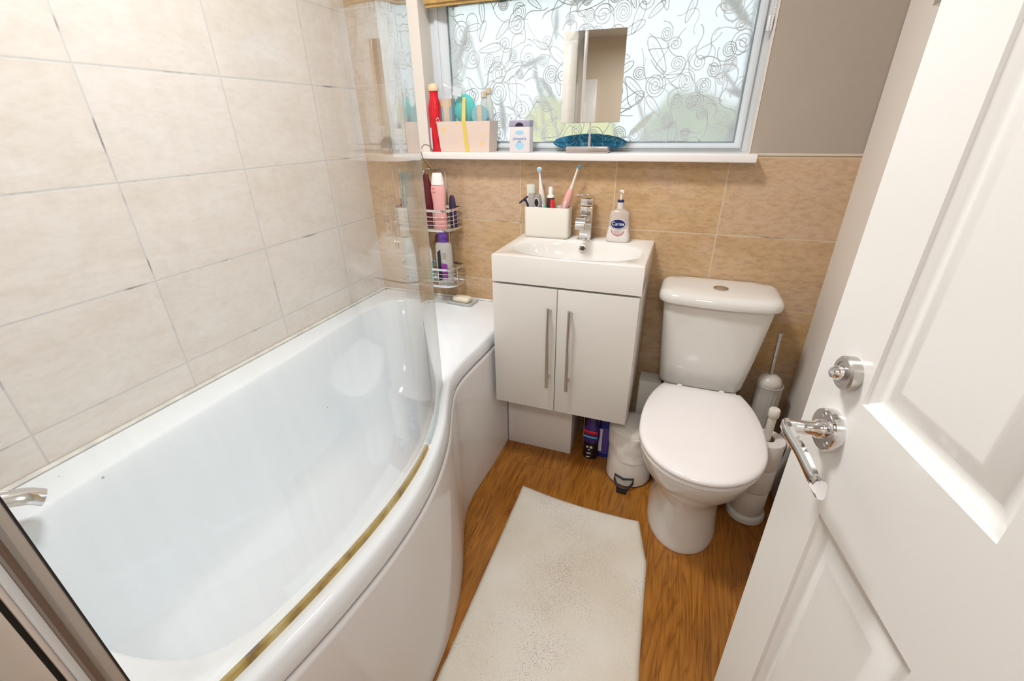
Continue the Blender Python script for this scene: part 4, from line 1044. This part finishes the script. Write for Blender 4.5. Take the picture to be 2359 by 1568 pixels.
bottle('body_wash_bottle.001', 'grey teal bottle at the left of the lower caddy basket behind the glass', 'bottle', 0.232, -0.082, lb, [(0.026, 0), (0.030, 0.004), (0.031, 0.15), (0.024, 0.18), (0.014, 0.19), (0.014, 0.20)], mat('grey_teal', (0.34, 0.47, 0.49), 0.3), sy=0.75)
tb = bottle('cream_tub', 'white and aqua squeeze tub in the middle of the lower caddy basket', 'tub', 0.300, -0.084, lb, [(0.024, 0), (0.028, 0.004), (0.029, 0.05), (0.029, 0.09)], mat('aqua', (0.35, 0.75, 0.72), 0.3), [(0.029, 0.09), (0.0295, 0.095), (0.027, 0.14), (0.024, 0.148)], m_whiteplastic, sy=0.8)
bottle('hair_oil_bottle', 'small dark red bottle behind the silver one in the lower caddy basket', 'bottle', 0.345, -0.045, lb, [(0.017, 0), (0.019, 0.004), (0.019, 0.16), (0.015, 0.19), (0.010, 0.20)], mat('dark_red', (0.10, 0.008, 0.012), 0.2), sy=0.9)

# ================================================================ things on the basin
PZ = CZ2
t = thing('toothbrush_holder', 'white rounded rectangular tumbler pot on the left of the washbasin', 'pot', (0.828, -0.052, PZ))
px0, px1, py0, py1 = 0.743, 0.913, -0.086, -0.022
def xz_rr(x0, x1, z0, z1, r, n=6):
    out = []
    for cx, cz, a0, rr in ((x1 - r, z0 + r, 270, r), (x1 - 0.003, z1 - 0.003, 0, 0.003), (x0 + 0.003, z1 - 0.003, 90, 0.003), (x0 + r, z0 + r, 180, r)):
        for k in range(n + 1): a = R(a0 + 90 * k / n); out.append((cx + rr * math.cos(a), cz + rr * math.sin(a)))
    return out
b = MB()
rings = []
for z, d, rr in ((PZ + 0.0005, 0.007, 0.010), (PZ + 0.003, 0.003, 0.011), (PZ + 0.009, 0.0005, 0.012), (PZ + 0.016, 0.0, 0.012), (PZ + 0.110, 0.0, 0.012), (PZ + 0.112, 0.001, 0.011), (PZ + 0.112, 0.003, 0.010), (PZ + 0.108, 0.0035, 0.010), (PZ + 0.012, 0.004, 0.010)):
    rings.append(rrect(px0 + d, px1 - d, py0 + d, py1 - d, rr, z))
b.loft(rings); b.build('pot', m_offwhite, t, angle=50)
PI_ = PZ + 0.0125   # inner floor of the pot
def stick(name, label, cat, p0, p1, parts):
    """upright thing leaning along p0->p1; parts: (part name, profile, material, flatten)"""
    p0 = Vector(p0); p1 = Vector(p1); d = (p1 - p0); q = Vector((0, 0, 1)).rotation_difference(d.normalized()).to_matrix().to_4x4()
    mx = Matrix.Translation(p0) @ q
    t = thing(name, label, cat, tuple(p0))
    for nm, prof, M, sy in parts: MB().lathe(prof, (0, 0, 0), 20, sy=sy, mx=mx).build(nm, M, t)
    return t, mx
stick('cream_tube', 'cream coloured tube standing at the left back of the white pot', 'tube', (0.757, -0.034, PI_), (0.751, -0.033, 1.085), [('tube', [(0.010, 0.002), (0.0155, 0.02), (0.016, 0.12), (0.0165, 0.165), (0.0165, 0.173)], mat('tube_cream', (0.74, 0.76, 0.66), 0.4), 0.35)])
stick('floss_box', 'grey floss container leaning at the left front of the white pot', 'container', (0.771, -0.068, PI_), (0.766, -0.066, 1.06), [('box', [(0.011, 0.001), (0.012, 0.004), (0.0125, 0.140), (0.010, 0.147)], mat('floss_grey', (0.40, 0.37, 0.34), 0.4), 0.8)])
t, mx = stick('charger_toothbrush', 'short grey toothbrush handle with a black oval button in the white pot', 'toothbrush', (0.797, -0.068, PI_), (0.788, -0.067, 1.05), [('handle', [(0.012, 0.001), (0.013, 0.004), (0.015, 0.09), (0.016, 0.115), (0.014, 0.135), (0.010, 0.143)], mat('handle_grey', (0.30, 0.27, 0.25), 0.4), 0.8)])
b = MB(); b.lathe([(0.0001, 0), (0.0085, 0), (0.0085, 0.0015), (0.0001, 0.0016)], (0, 0, 0), 24, sy=1.7, mx=mx @ Matrix.Translation((0, -0.0128, 0.115)) @ Matrix.Rotation(R(90), 4, 'X')); b.build('button', m_black, t)
b = MB(); rings = []
b.tube([tuple((mx @ Matrix.Translation((0, -0.0138, 0.115))) @ Vector((0.0092 * math.cos(a), 0, 0.0155 * math.sin(a)))) for a in [2 * PI * k / 24 for k in range(24)]], 0.0012, 6, closed=True); b.build('button_ring', m_whiteplastic, t)
t, mx = stick('electric_toothbrush', 'white electric toothbrush standing upright at the back of the white pot', 'toothbrush', (0.812, -0.040, PI_), (0.791, -0.052, 1.128), [
    ('handle', [(0.012, 0.001), (0.0135, 0.004), (0.014, 0.09), (0.013, 0.125), (0.0095, 0.155), (0.0075, 0.165)], mat('brush_cream', (0.80, 0.74, 0.66), 0.35), 1),
    ('neck', [(0.0075, 0.165), (0.0055, 0.18), (0.0036, 0.205), (0.0036, 0.224)], m_whiteplastic, 1)])
b = MB(); b.lathe([(0.0085, 0), (0.0085, 0.004), (0.007, 0.005)], (0, 0, 0), 20, mx=mx @ Matrix.Translation((0, 0.003, 0.228)) @ Matrix.Rotation(R(90), 4, 'X')); b.build('brush_head', m_whiteplastic, t)
b = MB(); b.lathe([(0.006, 0), (0.006, 0.008), (0.004, 0.0085)], (0, 0, 0), 20, mx=mx @ Matrix.Translation((0, -0.001, 0.228)) @ Matrix.Rotation(R(90), 4, 'X')); b.build('bristles', mat('bristle_blue', (0.25, 0.62, 0.80), 0.6), t)
t, mx = stick('pink_toothbrush', 'pink electric toothbrush leaning right at the right end of the white pot', 'toothbrush', (0.858, -0.047, PI_), (0.929, -0.057, 1.133), [
    ('handle', [(0.012, 0.001), (0.0135, 0.004), (0.0145, 0.09), (0.0135, 0.14), (0.0100, 0.165), (0.006, 0.174)], mat('brush_pink', (0.82, 0.42, 0.40), 0.35), 1),
    ('neck', [(0.006, 0.174), (0.0045, 0.19), (0.0042, 0.215), (0.0032, 0.240), (0.0030, 0.250)], m_offwhite, 1)])
b = MB(); b.lathe([(0.0072, 0), (0.0072, 0.006), (0.0055, 0.007)], (0, 0, 0), 20, mx=mx @ Matrix.Translation((0.004, 0.003, 0.252)) @ Matrix.Rotation(R(90), 4, 'X')); b.build('brush_head', mat('head_teal', (0.10, 0.22, 0.26), 0.5), t)
b = MB(); b.box(-0.004, 0.004, -0.0148, -0.0140, 0.07, 0.13, mx=mx); b.build('grip_panel', mat('grip_pale', (0.80, 0.62, 0.57), 0.4), t, bevel=0.0002)
t = thing('serum_bottle', 'small black and red pump bottle with a white cap in the white pot', 'bottle', (0.836, -0.056, PI_))
b = MB(); b.lathe([(0.013, 0.001), (0.0145, 0.003), (0.0145, 0.128), (0.0125, 0.132)], (0.836, -0.056, PI_), 28)
o = b.build('bottle', mat('serum_black', (0.03, 0.022, 0.022), 0.25), t)
vs = []
for z in (PI_ + 0.004, PI_ + 0.127):
    for k in range(9): a = R(285 + 85 * k / 8); vs.append((0.836 + 0.0149 * math.cos(a), -0.056 + 0.0149 * math.sin(a), z))
b = MB(); b.add(vs, [(k, k + 1, 10 + k, 9 + k) for k in range(8)]); o = b.build('red_label', mat('label_red', (0.62, 0.02, 0.03), 0.35), t, angle=180); o.modifiers.new('thick', 'SOLIDIFY').thickness = 0.0004
b = MB(); b.lathe([(0.0135, 0), (0.0135, 0.006), (0.0085, 0.010), (0.0085, 0.030), (0.007, 0.037), (0.002, 0.038)], (0.836, -0.056, PI_ + 0.132), 24); b.build('pump_cap', m_whiteplastic, t)
t = thing('razor', 'navy disposable razor hooked over the left rim of the white pot', 'razor', (0.753, -0.060, PI_))
b = MB(); b.tube(catmull([(0.757, -0.050, PI_ + 0.002), (0.752, -0.054, 0.97), (0.7505, -0.058, 1.005), (0.742, -0.062, 1.028), (0.735, -0.064, 1.030)], 5), 0.0042, 8, flat=(1, 0.7)); b.build('handle', m_navy, t)
b = MB(); b.box(-0.020, 0.020, -0.005, 0.004, -0.0035, 0.0035, mx=Matrix.Translation((0.734, -0.064, 1.032)) @ Matrix.Rotation(R(-38), 4, 'Y')); b.build('blade_head', mat('razor_head', (0.03, 0.03, 0.06), 0.3), t, bevel=0.001)
t = thing('interdental_brush', 'thin white and green stick leaning in the middle of the white pot', 'brush', (0.815, -0.075, PI_))
b = MB(); b.tube([(0.826, -0.074, PI_ + 0.002), (0.812, -0.078, 1.022)], 0.0028, 8, M=mat('stick_white', (0.85, 0.84, 0.78), 0.4)); b.tube([(0.8275, -0.0775, 1.000), (0.820, -0.0790, 1.016)], 0.0036, 8, M=mat('stick_green', (0.05, 0.42, 0.36), 0.4)); b.build('stick', None, t)

# hand soap
t = thing('hand_soap', 'clear pump bottle of white hand soap at the right of the washbasin', 'soap dispenser', (1.090, -0.052, PZ))
hx, hy = 1.090, -0.052
prof = [(0.0, 0.041, 0.020), (0.006, 0.043, 0.022), (0.020, 0.0425, 0.022), (0.050, 0.037, 0.020), (0.075, 0.035, 0.019), (0.098, 0.034, 0.018), (0.108, 0.029, 0.016), (0.113, 0.014, 0.011), (0.116, 0.011, 0.011)]
b = MB(); b.loft([rrect(hx - w, hx + w, hy - d, hy + d, d * 0.8, PZ + 0.0005 + z) for z, w, d in prof])
b.build('bottle', mat('clear_plastic', (0.90, 0.86, 0.83), 0.10, alpha=0.30), t, angle=60)
b = MB(); b.loft([rrect(hx - w + 0.002, hx + w - 0.002, hy - d + 0.002, hy + d - 0.002, d * 0.7, PZ + 0.002 + z) for z, w, d in prof[:4]])
b.build('liquid_soap', mat('pearl_soap', (0.84, 0.78, 0.73), 0.3), t, angle=60)
MB().lathe([(0.011, 0), (0.011, 0.020), (0.0095, 0.022)], (hx, hy, PZ + 0.116), 24).build('collar', mat('collar_clear', (0.70, 0.66, 0.62), 0.2), t)
MB().lathe([(0.0105, 0), (0.0115, 0.002), (0.0115, 0.006), (0.0100, 0.008)], (hx, hy, PZ + 0.138), 24).build('collar_band', m_navy, t)
b = MB(); b.tube([(hx, hy, PZ + 0.146), (hx + 0.001, hy, PZ + 0.168)], 0.004, 10)
b.tube([(hx - 0.001, hy, PZ + 0.174), (hx + 0.005, hy - 0.012, PZ + 0.176), (hx + 0.008, hy - 0.026, PZ + 0.173)], [0.0075, 0.0065, 0.003], 12, flat=(1, 0.7))
b.build('pump_head', mat('pump_white', (0.84, 0.80, 0.76), 0.25), t)
ly = hy - 0.0205
mxl = Matrix.Translation((hx, ly - 0.0012, PZ + 0.066)) @ Matrix.Rotation(R(90), 4, 'X')
b = MB(); b.lathe([(0.026, 0), (0.026, 0.0008)], (0, 0, 0), 40, sy=0.62, mx=mxl); b.build('oval_label', mat('label_navy', (0.012, 0.02, 0.12), 0.3), t)
b = MB(); b.tube([tuple(mxl @ Vector((0.0262 * math.cos(a), 0.0163 * math.sin(a), 0.0005))) for a in [2 * PI * k / 40 for k in range(40)]], 0.0009, 6, closed=True); b.build('label_border', m_whiteplastic, t)
text('lettering', 'Carex', 0.0180, (hx, ly - 0.0022, PZ + 0.0665), (R(90), 0, 0), mat('letter_white', (0.9, 0.9, 0.9), 0.4), t)
b = MB(); mxr = Matrix.Translation((hx, ly - 0.0012, PZ + 0.050)) @ Matrix.Rotation(R(90), 4, 'X')
b.tube([tuple(mxr @ Vector((0.023 * math.cos(R(a)), 0.024 * math.sin(R(a)), 0))) for a in range(190, 352, 9)], 0.0012, 6); b.build('label_arc', mat('arc_red', (0.62, 0.08, 0.14), 0.4), t)
b = MB()
for k, wv in enumerate((0.015, 0.012, 0.010)): b.box(hx - wv, hx + wv, ly - 0.0008, ly, PZ + 0.040 - k * 0.005, PZ + 0.0415 - k * 0.005)
b.build('label_marks', mat('label_greyred', (0.55, 0.38, 0.38), 0.5), t, smooth=False)

# ================================================================ things on the sill
SZ = ZS
t = thing('red_spray_bottle', 'red waisted spray bottle with a cream cap at the left end of the sill', 'bottle', (0.350, 0.004, SZ))
b = MB(); b.lathe([(0.024, 0), (0.026, 0.003), (0.027, 0.10), (0.028, 0.135), (0.027, 0.155), (0.022, 0.172), (0.0175, 0.185), (0.0165, 0.200), (0.0185, 0.210)], (0.350, 0.004, SZ + 0.0005), 32, sy=0.8); b.build('bottle', noisy('bottle_red', (0.62, 0.008, 0.02), 0.2, 30, 0.2), t)
b = MB(); b.lathe([(0.019, 0.210), (0.0205, 0.214), (0.0205, 0.222), (0.017, 0.230), (0.008, 0.235), (0.001, 0.236)], (0.350, 0.004, SZ), 28, sy=0.9); b.build('cap', mat('cap_peach', (0.86, 0.62, 0.40), 0.4), t)
b = MB(); b.box(0.334, 0.341, -0.0195, -0.0185, SZ + 0.008, SZ + 0.085); b.build('side_label', mat('label_lilac', (0.62, 0.58, 0.68), 0.4), t)
b = MB(); rr = random.Random(3)
for k in range(7):
    a = 2 * PI * k / 7; b.box(0.369 + 0.006 * math.cos(a) - 0.0012, 0.369 + 0.006 * math.cos(a) + 0.0012, -0.0155, -0.0145, SZ + 0.110 + 0.009 * math.sin(a) - 0.002, SZ + 0.110 + 0.009 * math.sin(a) + 0.002)
b.build('flower_print', m_whiteplastic, t, smooth=False)

t = thing('gift_box', 'cream gift box of toiletries tied with a yellow ribbon on the sill', 'gift box', (0.477, 0.010, SZ))
gx0, gx1, gy0, gy1, gz1 = 0.372, 0.592, -0.032, 0.052, SZ + 0.106
m_card = mat('gift_card', (0.72, 0.58, 0.50), 0.5)
b = MB(); rings = []
for z, d in ((0.0005, 0.008), (0.104, 0.0), (0.106, 0.0), (0.106, 0.003), (0.012, 0.010)): rings.append([(gx0 + d, gy0 + d * 0.6, SZ + z), (gx1 - d, gy0 + d * 0.6, SZ + z), (gx1 - d, gy1 - d * 0.6, SZ + z), (gx0 + d, gy1 - d * 0.6, SZ + z)])
b.loft(rings); b.build('tray', m_card, t, angle=30)
for x, z, r in ((0.400, 0.078, 0.011), (0.460, 0.099, 0.006), (0.555, 0.030, 0.008), (0.565, 0.060, 0.005)):
    b = MB(); b.lathe([(r, 0), (r, 0.0006)], (0, 0, 0), 20, mx=Matrix.Translation((x, gy0 + 0.0042 * (1 - z / 0.106) + 0.0003, SZ + z)) @ Matrix.Rotation(R(93), 4, 'X'))
    b.build('printed_dot', mat('dot_yellow', (0.80, 0.58, 0.30), 0.5), t)
b = MB(); b.add([(0.486, gy0 + 0.0035, SZ + 0.001), (0.503, gy0 + 0.0035, SZ + 0.001), (0.495, gy0 - 0.001, SZ + 0.107), (0.479, gy0 - 0.001, SZ + 0.107)], [(0, 1, 2, 3)])
b.add([(0.479, gy0 - 0.001, SZ + 0.107), (0.495, gy0 - 0.001, SZ + 0.107), (0.490, gy0 + 0.020, SZ + 0.185), (0.478, gy0 + 0.020, SZ + 0.185)], [(0, 1, 2, 3)])
o = b.build('ribbon', mat('ribbon_yellow', (0.72, 0.55, 0.12), 0.4), t, smooth=False); o.modifiers.new('thick', 'SOLIDIFY').thickness = 0.0008
m_kraft = mat('kraft', (0.62, 0.46, 0.34), 0.6)
b = MB(); b.box(0.388, 0.432, -0.015, 0.020, SZ + 0.03, SZ + 0.182, mat('carton_teal', (0.16, 0.34, 0.42), 0.5)); b.box(0.388, 0.432, -0.0158, -0.015, SZ + 0.155, SZ + 0.182, mat('carton_gold', (0.55, 0.38, 0.16), 0.5)); b.box(0.397, 0.422, -0.0165, -0.0158, SZ + 0.10, SZ + 0.181, m_kraft); b.build('carton', None, t)
b = MB(); rings = []
for j in range(12):
    ph = PI * j / 11; rings.append([(0.473 + (0.040 + 0.006 * math.cos(13 * a + j)) * math.sin(ph) * math.cos(a) + 1e-4 * math.cos(a), 0.016 + 0.020 * math.sin(ph) * math.sin(a), SZ + 0.145 - 0.052 * math.cos(ph)) for a in [2 * PI * k / 52 for k in range(52)]])
b.loft(rings); b.build('bath_puff', mat('puff_teal', (0.02, 0.52, 0.50), 0.6), t, angle=40)
b = MB(); mxr = Matrix.Translation((0.546, -0.005, SZ + 0.125)) @ Matrix.Rotation(R(90), 4, 'X')
b.lathe([(0.031, 0), (0.033, 0.002), (0.033, 0.012), (0.031, 0.014)], (0, 0, 0), 36, M=mat('tin_teal', (0.18, 0.42, 0.48), 0.4), mx=mxr); b.box(0.538, 0.556, -0.0200, -0.0192, SZ + 0.095, SZ + 0.156, m_kraft); b.build('round_tin', None, t)
m_cello = mat('cellophane', (0.92, 0.93, 0.88), 0.12, alpha=0.09)
for k, (x, y, w, h) in enumerate(((0.545, 0.034, 0.020, 0.185), (0.590 - 0.024, 0.030, 0.016, 0.195))):
    b = MB(); b.lathe([(w, 0.01), (w, h - 0.03), (w * 0.55, h - 0.015), (w * 0.55, h)], (x, y, SZ), 20, sy=0.6); b.build('lotion_bottle', mat('lotion_pale', (0.74, 0.80, 0.78), 0.3, trans=0.3), t)
    b = MB(); b.lathe([(w * 0.62, h), (w * 0.62, h + 0.016), (w * 0.5, h + 0.018)], (x, y, SZ), 20); b.build('lotion_cap', mat('cap_gold', (0.60, 0.50, 0.34), 0.35), t)
# cellophane wrap gathered at a point
b = MB(); rings = []; rr = random.Random(9)
for z, s in ((0.100, 1.0), (0.14, 0.99), (0.175, 0.93), (0.195, 0.80), (0.205, 0.35), (0.209, 0.16), (0.218, 0.34), (0.232, 0.55)):
    ring = []
    for k in range(32):
        a = 2 * PI * k / 32; ex = abs(math.cos(a)) ** 0.5 * math.copysign(1, math.cos(a)); ey = abs(math.sin(a)) ** 0.5 * math.copysign(1, math.sin(a))
        cx_ = 0.482 + (0.455 - 0.482) * max(0, (z - 0.17) / 0.06)
        ring.append((cx_ + 0.108 * s * ex * (1 + 0.10 * rr.uniform(-1, 1) * (s < 0.9)), 0.010 + 0.042 * s * ey * (1 + 0.12 * rr.uniform(-1, 1) * (s < 0.9)), SZ + z + (rr.uniform(-0.006, 0.006) if z > 0.21 else 0)))
    rings.append(ring)
b.loft(rings, cap0=False, cap1=False); o = b.build('cellophane_wrap', m_cello, t, angle=25)
b = MB(); b.box(-0.018, 0.018, -0.0005, 0.0005, -0.014, 0.014, mx=Matrix.Translation((0.462, -0.022, SZ + 0.203)) @ Matrix.Rotation(R(10), 4, 'Y')); b.build('gift_tag', mat('tag_grey', (0.60, 0.66, 0.68), 0.5), t)

t = thing('cotton_bud_box', 'small white and grey-topped box with blue print on the middle of the sill', 'box', (0.705, -0.010, SZ))
bx0, bx1, by0, by1 = 0.667, 0.744, -0.028, 0.014
MB().box(bx0, bx1, by0, by1, SZ + 0.0005, SZ + 0.085).build('carton', mat('box_white', (0.72, 0.68, 0.68), 0.4), t, bevel=0.0012)
MB().box(bx0 - 0.0005, bx1 + 0.0005, by0 - 0.0005, by1 + 0.0005, SZ + 0.085, SZ + 0.105).build('lid', mat('box_greyblue', (0.36, 0.34, 0.44), 0.35), t, bevel=0.0012)
vs = [(0.7055 + 0.0155 * math.cos(R(a)), by0 - 0.0008, SZ + 0.0865 + 0.012 * math.sin(R(a))) for a in range(0, 181, 12)]
b = MB(); b.add(vs, [tuple(range(len(vs)))]); o = b.build('thumb_cut', mat('thumb_dark', (0.02, 0.01, 0.04), 0.5), t, smooth=False); o.modifiers.new('thick', 'SOLIDIFY').thickness = 0.0004
m_lb = mat('print_blue', (0.36, 0.62, 0.78), 0.5)
b = MB(); b.lathe([(0.016, 0), (0.016, 0.0003)], (0, 0, 0), 28, sy=0.45, mx=Matrix.Translation((0.7055, by0 - 0.0002, SZ + 0.066)) @ Matrix.Rotation(R(90), 4, 'X')); b.build('print', m_lb, t); b = MB()
b.lathe([(0.016, 0), (0.016, 0.0003)], (0, 0, 0), 28, sy=0.8, mx=Matrix.Translation((0.7055, by0 - 0.0002, SZ + 0.022)) @ Matrix.Rotation(R(90), 4, 'X')); b.build('print', m_lb, t)
text('lettering', "Johnson's", 0.0135, (0.7055, by0 - 0.0007, SZ + 0.046), (R(90), 0, 0), mat('print_deep', (0.08, 0.35, 0.62), 0.5), t)
text('lettering', 'baby', 0.007, (0.7055, by0 - 0.0007, SZ + 0.036), (R(90), 0, 0), mat('print_deep', (0.08, 0.35, 0.62), 0.5), t)

# standing mirror
t = thing('standing_mirror', 'rectangular mirror on a slim chrome stand in front of the window', 'mirror', (0.955, -0.035, SZ))
mxm = Matrix.Translation((0.960, -0.028, 1.419)) @ Matrix.Rotation(R(4), 4, 'Z') @ Matrix.Rotation(R(-3), 4, 'X')
b = MB(); b.box(-0.098, 0.098, -0.0015, 0.0015, -0.131, 0.131, mx=mxm); b.build('mirror_glass', m_mirror, t, smooth=False)
b = MB(); b.box(-0.0985, 0.0985, 0.0016, 0.006, -0.1315, 0.1315, mx=mxm); b.build('backing', m_steel, t, bevel=0.001)
MB().tube([(0.960, -0.020, SZ + 0.020), (0.960, -0.020, 1.245)], 0.0050, 12).tube([(0.960, -0.020, 1.245), (0.960, -0.021, 1.330)], 0.0032, 12).build('stem', m_chrome, t)
MB().box(0.884, 1.030, -0.050, 0.012, SZ + 0.0005, SZ + 0.0205).build('base', mat('mirror_base', (0.55, 0.50, 0.48), 0.2, metal=0.7), t, bevel=0.0025)

# cushion-like blue fabric pouch behind the mirror base
def pouch_mat():
    M = mat('pouch_cloth', (0.01, 0.10, 0.20), 0.85); n, l = nt(M); bs = n['Principled BSDF']
    tc = n.new('ShaderNodeTexCoord'); v = n.new('ShaderNodeTexVoronoi'); v.feature = 'DISTANCE_TO_EDGE'; v.inputs['Scale'].default_value = 38
    ns = n.new('ShaderNodeTexNoise'); ns.inputs['Scale'].default_value = 22; l.new(tc.outputs['Object'], ns.inputs['Vector'])
    mx = mix_rgb(n, l, 0.06, tc.outputs['Object'], ns.outputs['Color']); l.new(mx, v.inputs['Vector'])
    f = math_node(n, l, 'LESS_THAN', v.outputs['Distance'], 0.035)
    c = mix_rgb(n, l, math_node(n, l, 'MULTIPLY', f, 0.7), (0.010, 0.125, 0.235), (0.15, 0.42, 0.55)); l.new(c, bs.inputs['Base Color']); return M
b = MB(); rings = []
NN = 36
for j in range(25):
    u = j / 24; x = 0.812 + 0.268 * u; e = math.sin(PI * min(max(u, 0.0), 1.0)) ** 0.55
    ring = []
    for k in range(NN):
        a = 2 * PI * k / NN; ca, sa = math.cos(a), math.sin(a)
        fx = abs(ca) ** 0.6 * math.copysign(1, ca)
        w_ = 0.022 * (0.10 + 0.90 * e); h_ = 0.029 * (0.04 + 0.96 * e) * (1 - 0.3 * abs(fx) ** 4)
        z = 0.030 + sa * h_ + 0.002 * noise.noise(Vector((x * 40, ca * 2, sa * 2)))
        ring.append((x, 0.045 + fx * w_, SZ + max(0.0008, z)))
    rings.append(ring)
b.loft(rings); b.tube(catmull([(0.812, 0.045, SZ + 0.030), (0.85, 0.026, SZ + 0.034), (0.90, 0.0215, SZ + 0.037), (0.96, 0.0215, SZ + 0.035), (1.02, 0.0215, SZ + 0.037), (1.055, 0.026, SZ + 0.034), (1.080, 0.045, SZ + 0.030)], 5), 0.0013, 6, M=None)
tag(b.build('fabric_pouch', pouch_mat(), angle=180), 'plump blue patterned cushion lying on the sill behind the mirror base', 'cushion')

# ================================================================ door
hin = Vector((1.616, -1.717, 0)); ddv = Vector((-0.19694, 0.980416, 0)).normalized(); nv = Vector((ddv.y, -ddv.x, 0))
# local frame: x = along the leaf from hinge to free edge, y = away from the camera side, z = up
md = Matrix.Identity(4)
for i in range(3): md[i][0] = ddv[i]; md[i][1] = nv[i]; md[i][2] = (0, 0, 1)[i]
P0 = Vector((1.50074, -1.14315, 0)); LW = (P0 - hin).dot(ddv) + 0.056; off = (P0 - hin).dot(nv)
md.translation = hin + nv * off
door = bpy.data.objects.new('door_1', None); COL.objects.link(door); door.location = md.translation; WORLD['door_1'] = Matrix.Translation(md.translation); door['kind'] = 'structure'
door['label'] = 'white panelled door opened into the room at the right'
def door_mat():
    M = noisy('door_white', (0.80, 0.785, 0.75), 0.008, 4, 0.25); n, l = nt(M); bs = n['Principled BSDF']
    tc = n.new('ShaderNodeTexCoord'); mp = n.new('ShaderNodeMapping'); mp.inputs['Scale'].default_value = (160, 160, 7); l.new(tc.outputs['Object'], mp.inputs['Vector'])
    ns = n.new('ShaderNodeTexNoise'); ns.inputs['Scale'].default_value = 1.0; ns.inputs['Detail'].default_value = 5; l.new(mp.outputs[0], ns.inputs['Vector'])
    bp = n.new('ShaderNodeBump'); bp.inputs['Strength'].default_value = 0.18; bp.inputs['Distance'].default_value = 0.0015
    l.new(ns.outputs['Fac'], bp.inputs['Height']); l.new(bp.outputs[0], bs.inputs['Normal']); return M
m_door = door_mat()
ox = LW - 0.056            # local x of the handle line
sL1 = ox - 0.041; sL0 = ox - 0.219; sR1 = sL0 - 0.088; sR0 = sR1 - 0.178
zz = [0.006, 0.20, 0.852, 1.012, 1.62, 1.74, 1.93, 2.005]
TH_ = 0.036
b = MB()
b.box(sL1, LW, 0, TH_, zz[0], zz[7], mx=md); b.box(0, sR0, 0, TH_, zz[0], zz[7], mx=md); b.box(sR1, sL0, 0, TH_, zz[0], zz[7], mx=md)
for x0, x1 in ((sR0, sR1), (sL0, sL1)):
    for z0, z1 in ((zz[0], zz[1]), (zz[2], zz[3]), (zz[4], zz[5]), (zz[6], zz[7])): b.box(x0, x1, 0, TH_, z0, z1, mx=md)
b.build('leaf', m_door, door, smooth=False)
for x0, x1 in ((sR0, sR1), (sL0, sL1)):
    for z0, z1 in ((zz[1], zz[2]), (zz[3], zz[4]), (zz[5], zz[6])):
        b = MB(); rings = []
        for d, dep in ((0, 0), (0.001, 0.0035), (0.004, 0.005), (0.008, 0.0085), (0.013, 0.0105), (0.018, 0.0105), (0.020, 0.0095), (0.036, 0.0035), (0.039, 0.0025), (0.041, 0.0025)):
            rings.append([(x0 + d, dep, z0 + d), (x1 - d, dep, z0 + d), (x1 - d, dep, z1 - d), (x0 + d, dep, z1 - d)])
        b.loft(rings, mx=md, cap0=False); b.add([(x0, TH_, z0), (x1, TH_, z0), (x1, TH_, z1), (x0, TH_, z1)], [(0, 1, 2, 3)], mx=md)
        b.build('panel', m_door, door, angle=30)
def on_door(x, z, d=0): return md @ Matrix.Translation((x, -d, z)) @ Matrix.Rotation(R(90), 4, 'X')
# handle
hz = 0.956; hxx = ox - 0.012
b = MB(); b.lathe([(0.0255, 0), (0.0255, 0.011), (0.0245, 0.0125), (0.006, 0.0125)], (0, 0, 0), 40, mx=on_door(hxx, hz)); rose = b.build('rose', m_chrome, door)
b = MB()
for sx, sz in ((0.004, 0.018), (-0.016, -0.010), (0.015, -0.012)): b.lathe([(0.0032, 0.0124), (0.0032, 0.0134), (0.001, 0.0128)], (0, 0, 0), 12, mx=on_door(hxx + sx, hz + sz))
o = b.build('screws', m_steel, door)
b = MB(); b.lathe([(0.0115, 0.0125), (0.0110, 0.020), (0.0085, 0.022), (0.0080, 0.046), (0.0085, 0.054)], (0, 0, 0), 20, mx=on_door(hxx, hz)); 
path = catmull([(hxx + 0.004, -0.052, hz + 0.001), (hxx - 0.012, -0.053, hz), (hxx - 0.040, -0.050, hz - 0.005), (hxx - 0.070, -0.048, hz - 0.013), (hxx - 0.088, -0.051, hz - 0.011), (hxx - 0.104, -0.056, hz - 0.002)], 6)
rings = []
for i, p in enumerate(path):
    t_ = (path[min(i + 1, len(path) - 1)] - path[max(i - 1, 0)]).normalized(); upv = Vector((0, 0, 1)); sd = t_.cross(upv).normalized(); uu = sd.cross(t_)
    w_ = 0.0082 + 0.001 * (i / len(path)); th = 0.0042
    rings.append([tuple(md @ (p + uu * w_ * cs + sd * th * sn)) for cs, sn in ((1, .55), (.6, 1), (-.6, 1), (-1, .55), (-1, -.55), (-.6, -1), (.6, -1), (1, -.55))])
b.loft(rings); b.build('handle', m_chrome, door, angle=50)
# thumb turn
lz = 1.032; lx = ox - 0.010
b = MB(); b.lathe([(0.0195, 0), (0.0195, 0.010), (0.0175, 0.012), (0.0135, 0.012), (0.013, 0.0105), (0.002, 0.0105)], (0, 0, 0), 40, mx=on_door(lx, lz)); b.build('lock_rose', m_steel, door)
b = MB(); b.lathe([(0.0085, 0.010), (0.0080, 0.018), (0.0055, 0.0225), (0.001, 0.0235)], (0, 0, 0), 24, mx=on_door(lx, lz)); b.build('thumb_turn', m_chrome, door)

# small mirrored cabinet on the right wall: only its lower corner shows at the top
t = thing('mirror_cabinet', 'corner of a mirrored wall cabinet on the right wall at the picture top', 'cabinet', (1.765, -0.30, 1.51))
MB().box(1.704, 1.7715, -0.66, -0.395, 1.483, 2.0).build('body', mat('cab_pale', (0.72, 0.72, 0.70), 0.3), t, bevel=0.001)
MB().box(1.700, 1.704, -0.66, -0.395, 1.483, 2.0).build('mirror_door', m_mirror, t, smooth=False)
